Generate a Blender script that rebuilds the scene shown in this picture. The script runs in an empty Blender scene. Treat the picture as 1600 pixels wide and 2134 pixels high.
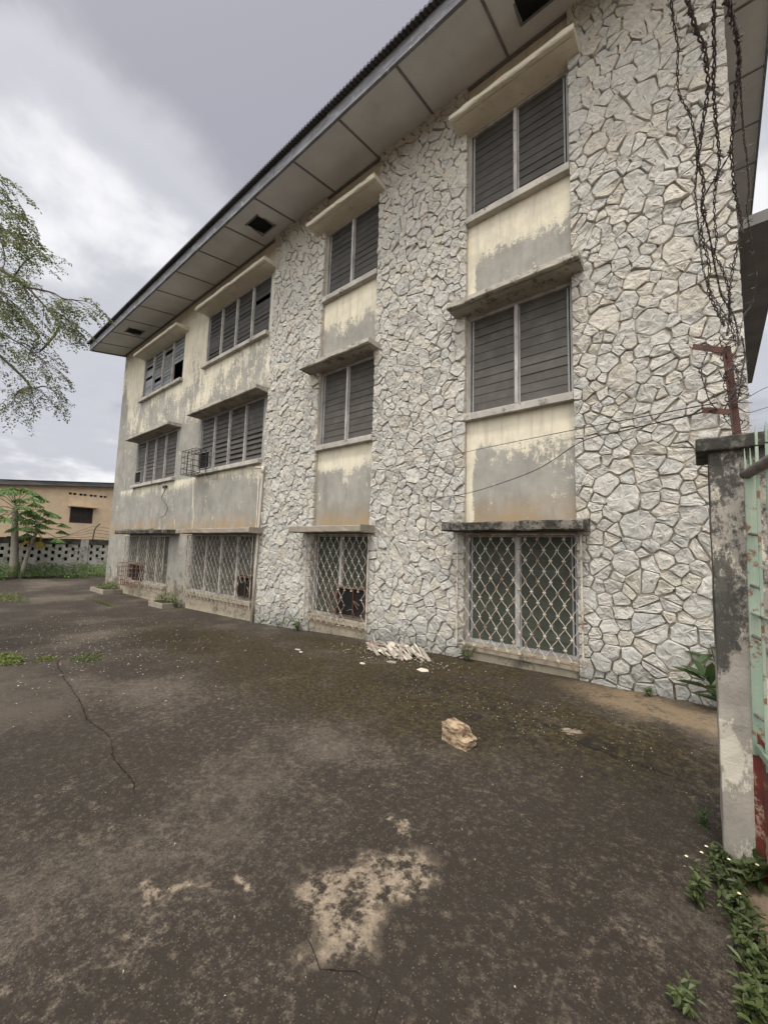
import bpy, bmesh, math, random
from mathutils import Vector, Matrix, noise as mnoise
R=random.Random
C=bpy.context.scene.collection
sc=bpy.context.scene
PI=math.pi
# ------------------------------------------------------------------ helpers
class MB:
    """collects faces, then links them as ONE mesh object"""
    def __init__(s): s.v=[]; s.f=[]; s.m=[]
    def add(s,vs,fs,mi=0):
        b=len(s.v); s.v+= [tuple(p) for p in vs]
        for f in fs: s.f.append(tuple(b+i for i in f)); s.m.append(mi)
    def box(s,x0,x1,y0,y1,z0,z1,mi=0):
        s.add([(x,y,z) for z in (z0,z1) for y in (y0,y1) for x in (x0,x1)],
              [(0,2,3,1),(4,5,7,6),(0,1,5,4),(2,6,7,3),(0,4,6,2),(1,3,7,5)],mi)
    def obox(s,c,ax,ay,az,hx,hy,hz,mi=0):
        c=Vector(c);ax=Vector(ax)*hx;ay=Vector(ay)*hy;az=Vector(az)*hz
        s.add([c+ax*i+ay*j+az*k for k in (-1,1) for j in (-1,1) for i in (-1,1)],
              [(0,2,3,1),(4,5,7,6),(0,1,5,4),(2,6,7,3),(0,4,6,2),(1,3,7,5)],mi)
    def bar(s,a,b,w,h=None,mi=0):
        a=Vector(a);b=Vector(b);d=(b-a);L=d.length
        if L<1e-6:return
        d/=L; u=Vector((0,0,1)) if abs(d.z)<.9 else Vector((1,0,0))
        p=d.cross(u).normalized(); q=p.cross(d)
        s.obox((a+b)/2,d,p,q,L/2,w/2,(h or w)/2,mi)
    def tube(s,pts,rad,n=5,mi=0,caps=True):
        pts=[Vector(p) for p in pts]; N=len(pts)
        if N<2:return
        base=len(s.v); prev=None
        for i,p in enumerate(pts):
            d=(pts[min(i+1,N-1)]-pts[max(i-1,0)])
            d=d.normalized() if d.length>1e-9 else Vector((0,0,1))
            if prev is None:
                u=Vector((0,0,1)) if abs(d.z)<.9 else Vector((1,0,0))
                a=d.cross(u).normalized()
            else:
                a=(prev-d*prev.dot(d)); a=a.normalized() if a.length>1e-6 else d.orthogonal().normalized()
            prev=a; b=d.cross(a)
            r=rad[i] if isinstance(rad,(list,tuple)) else rad
            for k in range(n):
                t=2*PI*k/n; s.v.append(tuple(p+(a*math.cos(t)+b*math.sin(t))*r))
        for i in range(N-1):
            for k in range(n):
                k2=(k+1)%n
                s.f.append((base+i*n+k,base+i*n+k2,base+(i+1)*n+k2,base+(i+1)*n+k)); s.m.append(mi)
        if caps:
            s.f.append(tuple(base+k for k in range(n-1,-1,-1))); s.m.append(mi)
            s.f.append(tuple(base+(N-1)*n+k for k in range(n))); s.m.append(mi)
    def build(s,name,mats,parent=None,smooth=False,bevel=0):
        me=bpy.data.meshes.new(name); me.from_pydata(s.v,[],s.f)
        if not isinstance(mats,(list,tuple)): mats=[mats]
        for m in mats: me.materials.append(m)
        me.polygons.foreach_set('material_index',s.m)
        if smooth: me.polygons.foreach_set('use_smooth',[True]*len(s.f))
        me.update()
        o=bpy.data.objects.new(name,me); C.objects.link(o)
        if parent is not None:
            o.parent=parent; o.matrix_parent_inverse=Matrix.Translation(-parent.location)
        if bevel:
            b=o.modifiers.new('bevel','BEVEL'); b.width=bevel; b.segments=2; b.limit_method='ANGLE'; b.angle_limit=.6
        return o
def tag(o,label=None,cat=None,group=None,kind=None):
    if label:o['label']=label
    if cat:o['category']=cat
    if group:o['group']=group
    if kind:o['kind']=kind
    return o
def empty(name,loc,label,cat,group=None):
    o=bpy.data.objects.new(name,None); o.location=loc; o.empty_display_size=.2; C.objects.link(o)
    return tag(o,label,cat,group)
def lerp(a,b,t): return a+(b-a)*t
def interp(tab,x):
    if x<=tab[0][0]: return tab[0][1]
    for (a,b),(c,d) in zip(tab,tab[1:]):
        if x<=c: return b+(d-b)*(x-a)/(c-a)
    return tab[-1][1]
def smooth(pts,k=4):
    """Catmull-Rom"""
    P=[Vector(p) for p in pts]; P=[P[0]*2-P[1]]+P+[P[-1]*2-P[-2]]; out=[]
    for i in range(1,len(P)-2):
        for j in range(k):
            t=j/k; a,b,c,d=P[i-1:i+3]
            out.append(.5*((2*b)+(c-a)*t+(2*a-5*b+4*c-d)*t*t+(3*b-3*c+d-a)*t**3))
    out.append(P[-2]); return out
# ------------------------------------------------------------------ materials
class NT:
    def __init__(s,name):
        s.mat=bpy.data.materials.new(name); s.mat.use_nodes=True
        s.t=s.mat.node_tree; s.b=s.t.nodes['Principled BSDF']
        s.pos=s.n('ShaderNodeNewGeometry').outputs['Position']
    def n(s,ty,**kw):
        nd=s.t.nodes.new(ty)
        for k,v in kw.items(): setattr(nd,k,v)
        return nd
    def set(s,sock,v):
        if hasattr(v,'is_output'): s.t.links.new(v,sock)
        elif isinstance(v,(tuple,list)): sock.default_value=(*v,1) if (len(v)==3 and sock.type=='RGBA') else v
        else: sock.default_value=v
    def math(s,op,a,b=0.,c=None,clamp=False):
        nd=s.n('ShaderNodeMath',operation=op,use_clamp=clamp); s.set(nd.inputs[0],a); s.set(nd.inputs[1],b)
        if c is not None: s.set(nd.inputs[2],c)
        return nd.outputs[0]
    def noise(s,scale,detail=4,rough=.55,vec=None,st=None,dist=0,off=None):
        nd=s.n('ShaderNodeTexNoise'); v=vec if vec is not None else s.pos
        if st or off:
            m=s.n('ShaderNodeMapping'); s.set(m.inputs['Vector'],v)
            if st: m.inputs['Scale'].default_value=st
            if off: m.inputs['Location'].default_value=off
            v=m.outputs[0]
        s.set(nd.inputs['Vector'],v); nd.inputs['Scale'].default_value=scale; nd.inputs['Detail'].default_value=detail
        nd.inputs['Roughness'].default_value=rough; nd.inputs['Distortion'].default_value=dist
        return nd.outputs['Fac']
    def ss(s,x,a,b):
        nd=s.n('ShaderNodeMapRange',interpolation_type='SMOOTHSTEP'); s.set(nd.inputs[0],x)
        nd.inputs[1].default_value=a; nd.inputs[2].default_value=b
        return nd.outputs[0]
    def mix(s,f,a,b,mode='MIX'):
        nd=s.n('ShaderNodeMix',data_type='RGBA',blend_type=mode); s.set(nd.inputs[0],f); s.set(nd.inputs[6],a); s.set(nd.inputs[7],b)
        return nd.outputs[2]
    def ramp(s,x,stops):
        nd=s.n('ShaderNodeValToRGB'); s.set(nd.inputs[0],x); e=nd.color_ramp.elements
        while len(e)<len(stops): e.new(.5)
        for el,(p,c) in zip(e,stops): el.position=p; el.color=(*c,1) if isinstance(c,(tuple,list)) else (c,c,c,1)
        return nd.outputs[0]
    def xyz(s):
        nd=s.n('ShaderNodeSeparateXYZ'); s.set(nd.inputs[0],s.pos); return nd.outputs
    def bump(s,h,st=.3,d=.02):
        nd=s.n('ShaderNodeBump'); s.set(nd.inputs['Height'],h); nd.inputs['Strength'].default_value=st; nd.inputs['Distance'].default_value=d
        s.set(s.b.inputs['Normal'],nd.outputs[0])
    def fin(s,col,rough=.85,spec=.3,metal=0):
        s.set(s.b.inputs['Base Color'],col); s.set(s.b.inputs['Roughness'],rough); s.b.inputs['Specular IOR Level'].default_value=spec
        s.b.inputs['Metallic'].default_value=metal
        return s.mat
M={}
def simple(name,c1,c2,scale=8,rough=.85,spec=.3,bump=.2,bscale=60,metal=0,st=None,c3=None,s3=3,t3=(.55,.65)):
    m=NT(name); f=m.noise(scale,6,.6,st=st); col=m.mix(m.ss(f,.35,.65),c1,c2)
    if c3: col=m.mix(m.ss(m.noise(s3,8,.68,off=(3,7,1)),*t3),col,c3)
    if bump: m.bump(m.noise(bscale,4,.6),bump,.01)
    M[name]=m.fin(col,rough,spec,metal); return M[name]
# stone
def mk_stone():
    m=NT('cut_stone'); ri=m.n('ShaderNodeNewGeometry').outputs['Random Per Island']
    base=m.ramp(ri,[(0,(.435,.43,.405)),(.3,(.48,.47,.43)),(.5,(.43,.435,.415)),(.72,(.49,.47,.42)),(.92,(.455,.43,.37)),(1,(.41,.41,.39))])
    vo=m.n('ShaderNodeMapping'); m.set(vo.inputs[0],m.pos); 
    comb=m.n('ShaderNodeCombineXYZ'); m.set(comb.inputs[0],m.math('MULTIPLY',ri,37.)); m.set(comb.inputs[2],m.math('MULTIPLY',ri,91.))
    m.set(vo.inputs['Location'],comb.outputs[0]); rot=m.n('ShaderNodeCombineXYZ'); m.set(rot.inputs[1],m.math('MULTIPLY',ri,3.)); m.set(vo.inputs['Rotation'],rot.outputs[0])
    vein=m.noise(9,8,.7,vec=vo.outputs[0],st=(1,1,4))
    base=m.mix(m.math('MULTIPLY',m.ss(vein,.42,.68),.65),base,(.33,.32,.29))
    base=m.mix(m.math('MULTIPLY',m.ss(m.noise(5,5,.6,vec=vo.outputs[0],st=(1,1,3),off=(5,0,2)),.55,.75),.6),base,(.66,.62,.53))
    z=m.xyz()[2]; low=m.math('MULTIPLY',m.ss(m.math('ADD',z,m.math('MULTIPLY',m.noise(1.6,4),.9)),.95,.35),.62)
    base=m.mix(low,base,(.15,.155,.14))
    drk=m.math('MULTIPLY',m.ss(m.noise(26,8,.75,vec=vo.outputs[0]),.56,.72),.5)
    base=m.mix(drk,base,(.2,.2,.19))
    base=m.mix(m.math('MULTIPLY',m.ss(m.noise(75,6,.75,off=(2,3,4)),.50,.68),.35),base,(.22,.22,.21))
    h=m.math('ADD',m.noise(22,9,.74,vec=vo.outputs[0],st=(1,1,2.2)),m.math('MULTIPLY',m.noise(120,3,.6),.35)); m.bump(h,.9,.02)
    M['stone']=m.fin(base,.9,.2)
def mk_mortar():
    m=NT('mortar'); z=m.xyz()[2]
    c=m.mix(m.ss(m.noise(6,6,.6),.35,.65),(.42,.37,.295),(.32,.285,.23))
    c=m.mix(m.math('MULTIPLY',m.ss(m.noise(2,4,.6,off=(9,2,2)),.5,.7),.6),c,(.5,.43,.33))
    low=m.math('MULTIPLY',m.ss(m.math('ADD',z,m.noise(2,4)),1.1,.4),.65); c=m.mix(low,c,(.12,.11,.09))
    m.bump(m.noise(45,5,.6),.5,.015); M['mortar']=m.fin(c,.95,.1)
def mk_plaster():
    m=NT('peeling_plaster'); x,y,z=m.xyz()
    def zr(st): return m.ramp(m.math('DIVIDE',z,9.4),[(a/9.4,b) for a,b in st])
    pan=zr([(0,.2),(1.85,.22),(2.5,.24),(2.95,.40),(3.1,.62),(3.38,.9),(3.45,.3),(5.1,.20),(5.62,.25),(5.86,.48),(6.08,.66),(6.4,.80),(6.6,.8),(9,.9)])
    left=zr([(0,.36),(1.85,.28),(2.8,.30),(3.1,.44),(3.36,.62),(3.45,.30),(5.0,.36),(5.6,.46),(6.0,.43),(6.4,.51),(6.9,.60),(7.4,.74),(9,.94)])
    isl=m.ss(x,-6.3,-7.6); f=m.n('ShaderNodeMix',data_type='FLOAT'); m.set(f.inputs[0],isl); m.set(f.inputs[2],pan); m.set(f.inputs[3],left); cr=f.outputs[0]
    edge=m.math('MULTIPLY',m.ss(x,-16.7,-17.5),.32); cr=m.math('SUBTRACT',cr,edge)
    strip=m.math('MULTIPLY',m.math('MULTIPLY',m.ss(x,-2.42,-2.6),m.ss(x,-2.9,-2.7)),.55); cr=m.math('ADD',cr,strip)
    big=m.noise(1.0,6,.66,off=(4,0,9),st=(1,1,.8)); strk=m.noise(1,7,.68,st=(7,7,1.3),off=(1,1,1)); fine=m.noise(14,8,.72)
    nz=m.math('ADD',m.math('ADD',m.math('MULTIPLY',big,.52),m.math('MULTIPLY',strk,.40)),m.math('MULTIPLY',fine,.32))
    v=m.math('ADD',m.math('MULTIPLY',m.math('SUBTRACT',nz,.62),1.9),cr)
    v=m.math('ADD',v,m.math('ADD',m.math('MULTIPLY',m.math('SUBTRACT',m.noise(.55,3,.5,off=(3,9,4)),.5),.55),m.math('MULTIPLY',m.math('SUBTRACT',m.noise(45,6,.75,off=(3,3,3)),.5),.5)))
    mask=m.math('MULTIPLY',m.ss(v,.42,.58),.94)
    cream=m.mix(m.ss(m.noise(3,6,.65),.3,.7),(.61,.57,.45),(.51,.48,.385))
    cream=m.mix(m.math('MULTIPLY',m.ss(m.noise(1,7,.7,st=(8,8,.9),off=(2,5,3)),.46,.68),.6),cream,(.34,.32,.265))
    cream=m.mix(m.math('MULTIPLY',m.ss(m.noise(1.1,6,.7,off=(12,5,3)),.5,.66),.45),cream,(.36,.34,.28))
    g=m.mix(m.ss(m.noise(2.2,7,.65,off=(7,7,7)),.3,.7),(.205,.202,.182),(.29,.282,.255))
    g=m.mix(m.math('MULTIPLY',m.ss(strk,.45,.7),.55),g,(.15,.147,.132))
    wht=m.ss(m.math('ADD',m.math('MULTIPLY',m.noise(2.4,8,.75,st=(2.2,2.2,.8),off=(3,3,8)),.75),m.math('MULTIPLY',m.noise(9,7,.7,off=(8,1,4)),.25)),.585,.625)
    g=m.mix(m.math('MULTIPLY',wht,.7),g,(.60,.57,.48))
    br=zr([(0,.5),(.5,0.05),(1.7,0),(1.8,.8),(1.95,.75),(2.35,0),(4.9,0),(5.1,.15),(5.3,0),(9,0)])
    g=m.mix(m.math('MULTIPLY',br,m.ss(m.noise(1.8,5,.6,off=(2,2,2)),.25,.6)),g,(.27,.185,.095))
    col=m.mix(mask,g,cream)
    mold=m.math('MULTIPLY',m.ss(m.math('SUBTRACT',m.noise(3,7,.7,off=(6,6,1)),m.math('MULTIPLY',z,.14)),.42,.56),.75)
    col=m.mix(mold,col,(.07,.068,.055))
    grime=m.math('MULTIPLY',m.ss(m.noise(30,6,.7,off=(1,9,1)),.6,.75),.35); col=m.mix(grime,col,(.13,.125,.11))
    m.bump(m.math('ADD',m.math('MULTIPLY',mask,.5),m.math('MULTIPLY',m.noise(40,5,.6),.5)),.35,.008)
    M['plaster']=m.fin(col,.92,.15)
def mk_ground():
    m=NT('mossy_concrete'); x,y,z=m.xyz()
    wx=m.math('SUBTRACT',m.noise(3.2,6,.62),.5); wy=m.math('SUBTRACT',m.noise(3.2,6,.62,off=(11,5,3)),.5)
    X=m.math('ADD',x,m.math('MULTIPLY',wx,.55)); Y=m.math('ADD',y,m.math('MULTIPLY',wy,.55))
    def blob(cx,cy,rx,ry,rot=0,soft=.35):
        c,s_=math.cos(rot),math.sin(rot)
        dx=m.math('SUBTRACT',X,cx); dy=m.math('SUBTRACT',Y,cy)
        u=m.math('DIVIDE',m.math('ADD',m.math('MULTIPLY',dx,c),m.math('MULTIPLY',dy,s_)),rx)
        v=m.math('DIVIDE',m.math('SUBTRACT',m.math('MULTIPLY',dy,c),m.math('MULTIPLY',dx,s_)),ry)
        return m.ss(m.math('SQRT',m.math('ADD',m.math('MULTIPLY',u,u),m.math('MULTIPLY',v,v))),1+soft,1-soft)
    def union(l):
        a=l[0]
        for b in l[1:]: a=m.math('MAXIMUM',a,b)
        return a
    big=m.noise(.55,6,.62); mid=m.noise(2.6,7,.66,off=(3,1,0)); fin=m.noise(24,7,.75); grit=m.noise(130,4,.7)
    gr=m.math('ADD',m.math('MULTIPLY',m.math('SUBTRACT',fin,.5),.85),m.math('MULTIPLY',m.math('SUBTRACT',m.noise(75,6,.8,off=(6,1,1)),.5),1.0))
    def gritty(x_,lo,hi): return m.ss(m.math('ADD',x_,gr),lo,hi)
    c=m.mix(gritty(m.math('ADD',m.math('MULTIPLY',m.math('SUBTRACT',big,.5),2.2),.45),.30,.85),(.030,.0243,.0188),(.098,.083,.066))
    c=m.mix(m.math('MULTIPLY',gritty(m.math('MULTIPLY',m.math('SUBTRACT',mid,.28),1.6),.45,.95),.42),c,(.150,.122,.090))
    c=m.mix(m.math('MULTIPLY',m.ss(mid,.46,.28),.55),c,(.026,.021,.017))
    c=m.mix(m.math('MULTIPLY',m.ss(fin,.5,.75),.5),c,(.165,.135,.10))
    sl=m.math('ADD',m.math('ADD',y,3.67),m.math('MULTIPLY',m.math('ADD',x,6.58),.13)); sl=m.math('ADD',sl,m.math('MULTIPLY',wx,.12))
    slab=m.math('MULTIPLY',m.ss(sl,.03,-.03),m.ss(x,-2.3,-2.9)); c=m.mix(m.math('MULTIPLY',slab,.38),c,(.028,.023,.018))
    # moss by the wall
    moss=m.math('MULTIPLY',union([blob(-2.9,-1.75,2.6,1.0,.12,.5),blob(-1.0,-1.45,1.2,.6,-.1,.5),blob(-6.5,-1.7,2.4,.8,0,.5),blob(-3.6,-.5,2.5,.5,.05,.5)]),m.ss(m.noise(2.2,9,.78,off=(5,5,5)),.34,.50))
    c=m.mix(m.math('MULTIPLY',moss,.9),c,m.mix(m.ss(fin,.42,.6),(.014,.011,.005),(.052,.039,.012)))
    wet=m.math('MULTIPLY',union([blob(-1.0,-1.75,1.0,.40,-.05,.5),blob(-2.2,-1.35,.9,.35,.1,.5),blob(-.3,-1.95,.7,.16,-.1,.5)]),m.ss(m.noise(6,10,.8,off=(4,9,2)),.50,.56))
    c=m.mix(m.math('MULTIPLY',wet,.9),c,(.011,.009,.006))
    apr=m.math('MULTIPLY',blob(-.28,-.52,.85,.34,-.22,.45),m.ss(m.math('ADD',m.math('MULTIPLY',m.noise(4,8,.7,off=(8,8,2)),.6),m.math('MULTIPLY',fin,.4)),.36,.52))
    c=m.mix(m.math('MULTIPLY',apr,.62),c,(.235,.175,.105))
    # worn sandy places
    sand=union([blob(-1.20,-3.95,.19,.19,.1,.3),blob(-1.14,-3.68,.12,.24,-.25,.4),blob(-1.87,-4.33,.16,.035,.15,.4),blob(-1.62,-4.15,.1,.03,.3,.4),blob(-.88,-1.6,.085,.07,0,.3),blob(-1.25,-3.38,.06,.04,0,.4)])
    sand=m.math('MULTIPLY',sand,m.ss(m.math('ADD',m.math('MULTIPLY',m.noise(9,9,.78,off=(2,8,1)),.75),m.math('MULTIPLY',fin,.25)),.43,.53))
    soft=union([blob(-.06,-3.4,.34,.6,0,.7),blob(-.35,-.75,.8,.3,-.15,.6),blob(-.2,-1.1,.5,.3,0,.6),blob(-1.3,-4.5,.7,.25,.2,.8),blob(-3.8,-3.2,1.2,.5,.1,.9),blob(-2.2,-3.0,.8,.3,.1,.9),blob(-1.75,-4.7,.35,.18,.4,.7),blob(-.25,-.45,.9,.35,-.1,.6),blob(.1,-1.2,.3,.8,0,.6),blob(-1.0,-4.6,.3,.3,0,.8),blob(-2.9,-4.4,.4,.3,0,.8),blob(-12,-1.0,6,.5,0,.5),blob(-20,-2,4,2.6,0,.7)])
    soft=m.math('MULTIPLY',soft,gritty(m.math('MULTIPLY',m.math('SUBTRACT',m.noise(7,9,.78,off=(1,4,4)),.28),1.7),.40,.85))
    tan=m.mix(m.ss(fin,.3,.7),(.145,.117,.086),(.31,.255,.19))
    c=m.mix(m.math('MULTIPLY',soft,.55),c,m.mix(.3,tan,(.16,.14,.115))); c=m.mix(m.math('MULTIPLY',sand,.95),c,tan)
    outs=m.ss(m.math('ADD',x,m.math('MULTIPLY',wx,.3)),.06,.14); outs=m.math('MULTIPLY',outs,m.ss(y,-2.3,-2.6)); c=m.mix(outs,c,m.mix(mid,(.22,.165,.11),(.32,.25,.175)))
    lip=m.math('MULTIPLY',m.ss(sand,.04,.3),m.ss(sand,.75,.35)); c=m.mix(m.math('MULTIPLY',lip,.4),c,(.04,.032,.024))
    # light grit
    vo=m.n('ShaderNodeTexVoronoi',feature='F1'); m.set(vo.inputs['Vector'],m.pos); vo.inputs['Scale'].default_value=38
    cs=m.n('ShaderNodeSeparateColor'); m.set(cs.inputs[0],vo.outputs['Color'])
    dot=m.math('MULTIPLY',m.ss(vo.outputs['Distance'],.26,.14),m.ss(cs.outputs[0],.80,.9)); c=m.mix(m.math('MULTIPLY',dot,.22),c,(.24,.20,.16))
    vo2=m.n('ShaderNodeTexVoronoi',feature='F1'); m.set(vo2.inputs['Vector'],m.pos); vo2.inputs['Scale'].default_value=110
    cs2=m.n('ShaderNodeSeparateColor'); m.set(cs2.inputs[0],vo2.outputs['Color'])
    d2=m.math('MULTIPLY',m.ss(vo2.outputs['Distance'],.4,.2),m.ss(cs2.outputs[0],.66,.9)); c=m.mix(m.math('MULTIPLY',d2,.5),c,(.20,.17,.135))
    d3=m.math('MULTIPLY',m.ss(vo2.outputs['Distance'],.5,.3),m.ss(cs2.outputs[1],.6,.9)); c=m.mix(m.math('MULTIPLY',d3,.35),c,(.015,.012,.01))
    h=m.math('ADD',m.math('ADD',m.math('MULTIPLY',fin,.6),m.math('MULTIPLY',grit,.35)),m.math('MULTIPLY',sand,-.25)); m.bump(h,.8,.014)
    M['ground']=m.fin(c,.88,.25)
def mk_concrete(name,c1,c2,moldc,lo,hi,st=(1,1,1)):
    m=NT(name); c=m.mix(m.ss(m.noise(3,7,.65,st=st),.35,.65),c1,c2)
    c=m.mix(m.ss(m.math('ADD',m.math('MULTIPLY',m.noise(4,8,.72,off=(2,6,3)),.65),m.math('MULTIPLY',m.noise(22,7,.72),.35)),lo,hi),c,moldc)
    m.bump(m.noise(50,6,.65),.35,.008); M[name]=m.fin(c,.92,.15)
mk_stone();mk_mortar();mk_plaster();mk_ground()
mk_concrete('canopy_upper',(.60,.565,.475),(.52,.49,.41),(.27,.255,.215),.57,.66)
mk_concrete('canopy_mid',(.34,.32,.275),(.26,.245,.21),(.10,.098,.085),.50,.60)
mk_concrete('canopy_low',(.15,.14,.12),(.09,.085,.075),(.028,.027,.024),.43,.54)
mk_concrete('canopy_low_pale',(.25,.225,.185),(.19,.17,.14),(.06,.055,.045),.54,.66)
mk_concrete('sill',(.40,.38,.34),(.28,.27,.245),(.12,.115,.10),.53,.62)
mk_concrete('plinth',(.25,.22,.17),(.30,.265,.2),(.10,.095,.075),.50,.62)
mk_concrete('pillar_cap',(.14,.135,.12),(.09,.088,.08),(.035,.034,.03),.45,.56)
mk_concrete('block_wall',(.46,.45,.41),(.35,.34,.31),(.09,.088,.075),.50,.62)
mk_concrete('block_cap',(.10,.09,.075),(.06,.055,.047),(.02,.019,.016),.45,.58)
def mk_pillar():
    m=NT('mouldy_pillar'); x,y,z=m.xyz()
    c=m.mix(m.ss(m.noise(7,7,.65,st=(1,1,.6)),.35,.65),(.24,.225,.20),(.31,.29,.25))
    c=m.mix(m.ss(m.noise(5,8,.72,st=(1,1,.45),off=(3,2,5)),.52,.56),c,(.50,.47,.40))
    zz=m.ramp(m.math('DIVIDE',z,2.2),[(0,.30),(.28,.28),(.42,.40),(.50,.62),(.62,.66),(.78,.60),(.92,.70),(1,.72)])
    xm=m.math('MULTIPLY',m.ss(x,.16,.06),.10)
    v=m.math('ADD',m.math('ADD',m.math('ADD',m.math('MULTIPLY',m.noise(7,9,.75,st=(1,1,.45),off=(8,4,2)),1.0),m.math('MULTIPLY',m.noise(30,9,.8,off=(1,1,6),st=(1,1,.7)),.95)),zz),xm)
    c=m.mix(m.math('MULTIPLY',m.ss(v,1.53,1.70),.88),c,(.033,.034,.032))
    m.bump(m.math('ADD',m.noise(60,6,.7),m.math('MULTIPLY',v,.6)),.5,.008); M['pillar']=m.fin(c,.93,.15)
mk_pillar()
simple('soffit_board',(.56,.565,.58),(.50,.505,.52),1.6,.8,.2,.05,30,c3=(.36,.35,.335),s3=1.6,t3=(.58,.82))
simple('soffit_batten',(.17,.165,.17),(.13,.125,.13),9,.8)
simple('fascia_timber',(.20,.21,.23),(.12,.125,.14),3,.85,.25,.5,30,st=(1,6,6),c3=(.33,.34,.36),s3=5,t3=(.55,.68))
simple('roof_sheet',(.075,.078,.085),(.05,.052,.058),2,.8)
simple('dark_void',(.012,.012,.013),(.018,.018,.018),4,.9,.1,0)
simple('window_timber',(.30,.30,.295),(.20,.20,.20),7,.75,.3,.3,60,st=(1,1,.3),c3=(.10,.10,.10),s3=8,t3=(.6,.7))
simple('mullion_timber',(.40,.39,.37),(.25,.24,.235),9,.75,.3,.3,60,st=(1,1,.3),c3=(.16,.15,.14),s3=9,t3=(.58,.68))
def mk_louvre(name,a,b,rough,spec):
    m=NT(name); ri=m.n('ShaderNodeNewGeometry').outputs['Random Per Island']
    c=m.mix(ri,a,b); c=m.mix(m.math('MULTIPLY',m.ss(m.noise(5,7,.7),.4,.7),.5),c,tuple(min(1,v*1.7) for v in b))
    M[name]=m.fin(c,rough,spec)
mk_louvre('louvre_upper',(.034,.033,.031),(.042,.040,.037),.48,.2)
mk_louvre('louvre_mid',(.048,.046,.041),(.062,.058,.051),.48,.2)
mk_louvre('louvre_low',(.034,.040,.031),(.044,.050,.039),.5,.18)
mk_louvre('louvre_pale',(.09,.10,.105),(.17,.18,.185),.3,.5)
mk_louvre('louvre_low_pale',(.048,.049,.041),(.08,.08,.068),.5,.2)
simple('grille_paint',(.50,.46,.39),(.38,.345,.29),20,.6,.4,.2,90,c3=(.23,.13,.075),s3=6,t3=(.50,.62))
simple('grille_rust',(.20,.13,.095),(.12,.08,.06),20,.8,.3,.3,90,c3=(.36,.29,.23),s3=9,t3=(.58,.66))
simple('cage_iron',(.035,.032,.032),(.06,.05,.046),20,.7)
simple('pvc',(.50,.46,.40),(.40,.365,.31),5,.6,.4,.1,40,c3=(.22,.20,.16),s3=5,t3=(.6,.72))
simple('timber_brown',(.12,.06,.035),(.07,.037,.024),12,.8,.3,.3,60,st=(1,1,.3))
simple('red_iron',(.10,.042,.034),(.06,.03,.026),14,.75,.3,.4,70,c3=(.05,.035,.03),s3=10,t3=(.5,.62))
simple('barbed_iron',(.052,.044,.043),(.08,.068,.064),30,.7,.4)
simple('cable_black',(.02,.02,.02),(.03,.03,.03),5,.6)
simple('gate_green',(.175,.245,.19),(.25,.31,.245),6,.5,.4,.15,60,st=(1,1,.3),c3=(.16,.085,.05),s3=9,t3=(.54,.59))
simple('gate_rail',(.17,.15,.13),(.11,.10,.09),20,.7,.4,.4,80)
simple('gate_red',(.15,.032,.022),(.10,.026,.02),7,.6,.4,.3,60,c3=(.30,.21,.15),s3=10,t3=(.53,.58))
simple('house_render',(.66,.52,.36),(.59,.46,.315),3,.9,.15,.3,40,c3=(.36,.26,.15),s3=1.3,t3=(.58,.8))
simple('house_fascia',(.17,.17,.17),(.10,.10,.105),2,.85,.2,.3,30,st=(1,.4,3),c3=(.32,.32,.31),s3=4,t3=(.6,.7))
simple('house_glass',(.045,.038,.036),(.03,.026,.025),3,.3,.5,0)
simple('house_frame',(.07,.055,.045),(.05,.04,.035),6,.7)
simple('house_hood',(.52,.40,.27),(.45,.33,.22),6,.85)
def mk_leaf(name,a,b,trans=.25,rough=.5):
    m=NT(name); ri=m.n('ShaderNodeNewGeometry').outputs['Random Per Island']
    c=m.mix(ri,a,b); c=m.mix(m.math('MULTIPLY',m.ss(m.noise(1.3,3),.4,.65),.5),c,tuple(v*.55 for v in a))
    tr=m.n('ShaderNodeBsdfTranslucent'); m.set(tr.inputs[0],m.mix(.5,c,(.25,.32,.05)))
    ms=m.n('ShaderNodeMixShader'); ms.inputs[0].default_value=trans
    m.fin(c,rough,.35); out=m.t.nodes['Material Output']
    m.t.links.new(m.b.outputs[0],ms.inputs[1]); m.t.links.new(tr.outputs[0],ms.inputs[2]); m.t.links.new(ms.outputs[0],out.inputs[0])
    M[name]=m.mat
mk_leaf('leaf_tree',(.09,.105,.07),(.155,.17,.11),.35)
mk_leaf('leaf_papaya',(.075,.15,.045),(.14,.24,.08),.3)
mk_leaf('leaf_yellow',(.34,.25,.06),(.42,.30,.09),.2)
mk_leaf('leaf_bank',(.06,.13,.03),(.15,.26,.065),.3)
mk_leaf('leaf_weed',(.065,.09,.032),(.14,.175,.07),.25)
mk_leaf('leaf_dark',(.025,.05,.018),(.05,.085,.03),.2)
mk_leaf('grass_dry',(.16,.17,.05),(.10,.15,.04),.2)
simple('bark',(.10,.085,.07),(.06,.052,.045),10,.9,.2,.5,40)
simple('papaya_bark',(.26,.24,.20),(.19,.175,.15),9,.9,.2,.4,40,st=(1,1,4))
simple('petal',(.52,.47,.37),(.38,.335,.26),30,.8,.2,0)
simple('flower',(.75,.74,.62),(.7,.65,.4),30,.8,.2,0)
simple('shard_white',(.54,.49,.41),(.36,.325,.27),10,.85,.2,.2,60)
simple('shard_grey',(.30,.27,.235),(.20,.18,.155),10,.85,.2,.3,60,st=(1,1,1))
simple('shard_red',(.22,.13,.105),(.27,.19,.155),10,.85)
simple('crack_dark',(.012,.010,.008),(.03,.025,.02),30,.95,.1,0)
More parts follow.
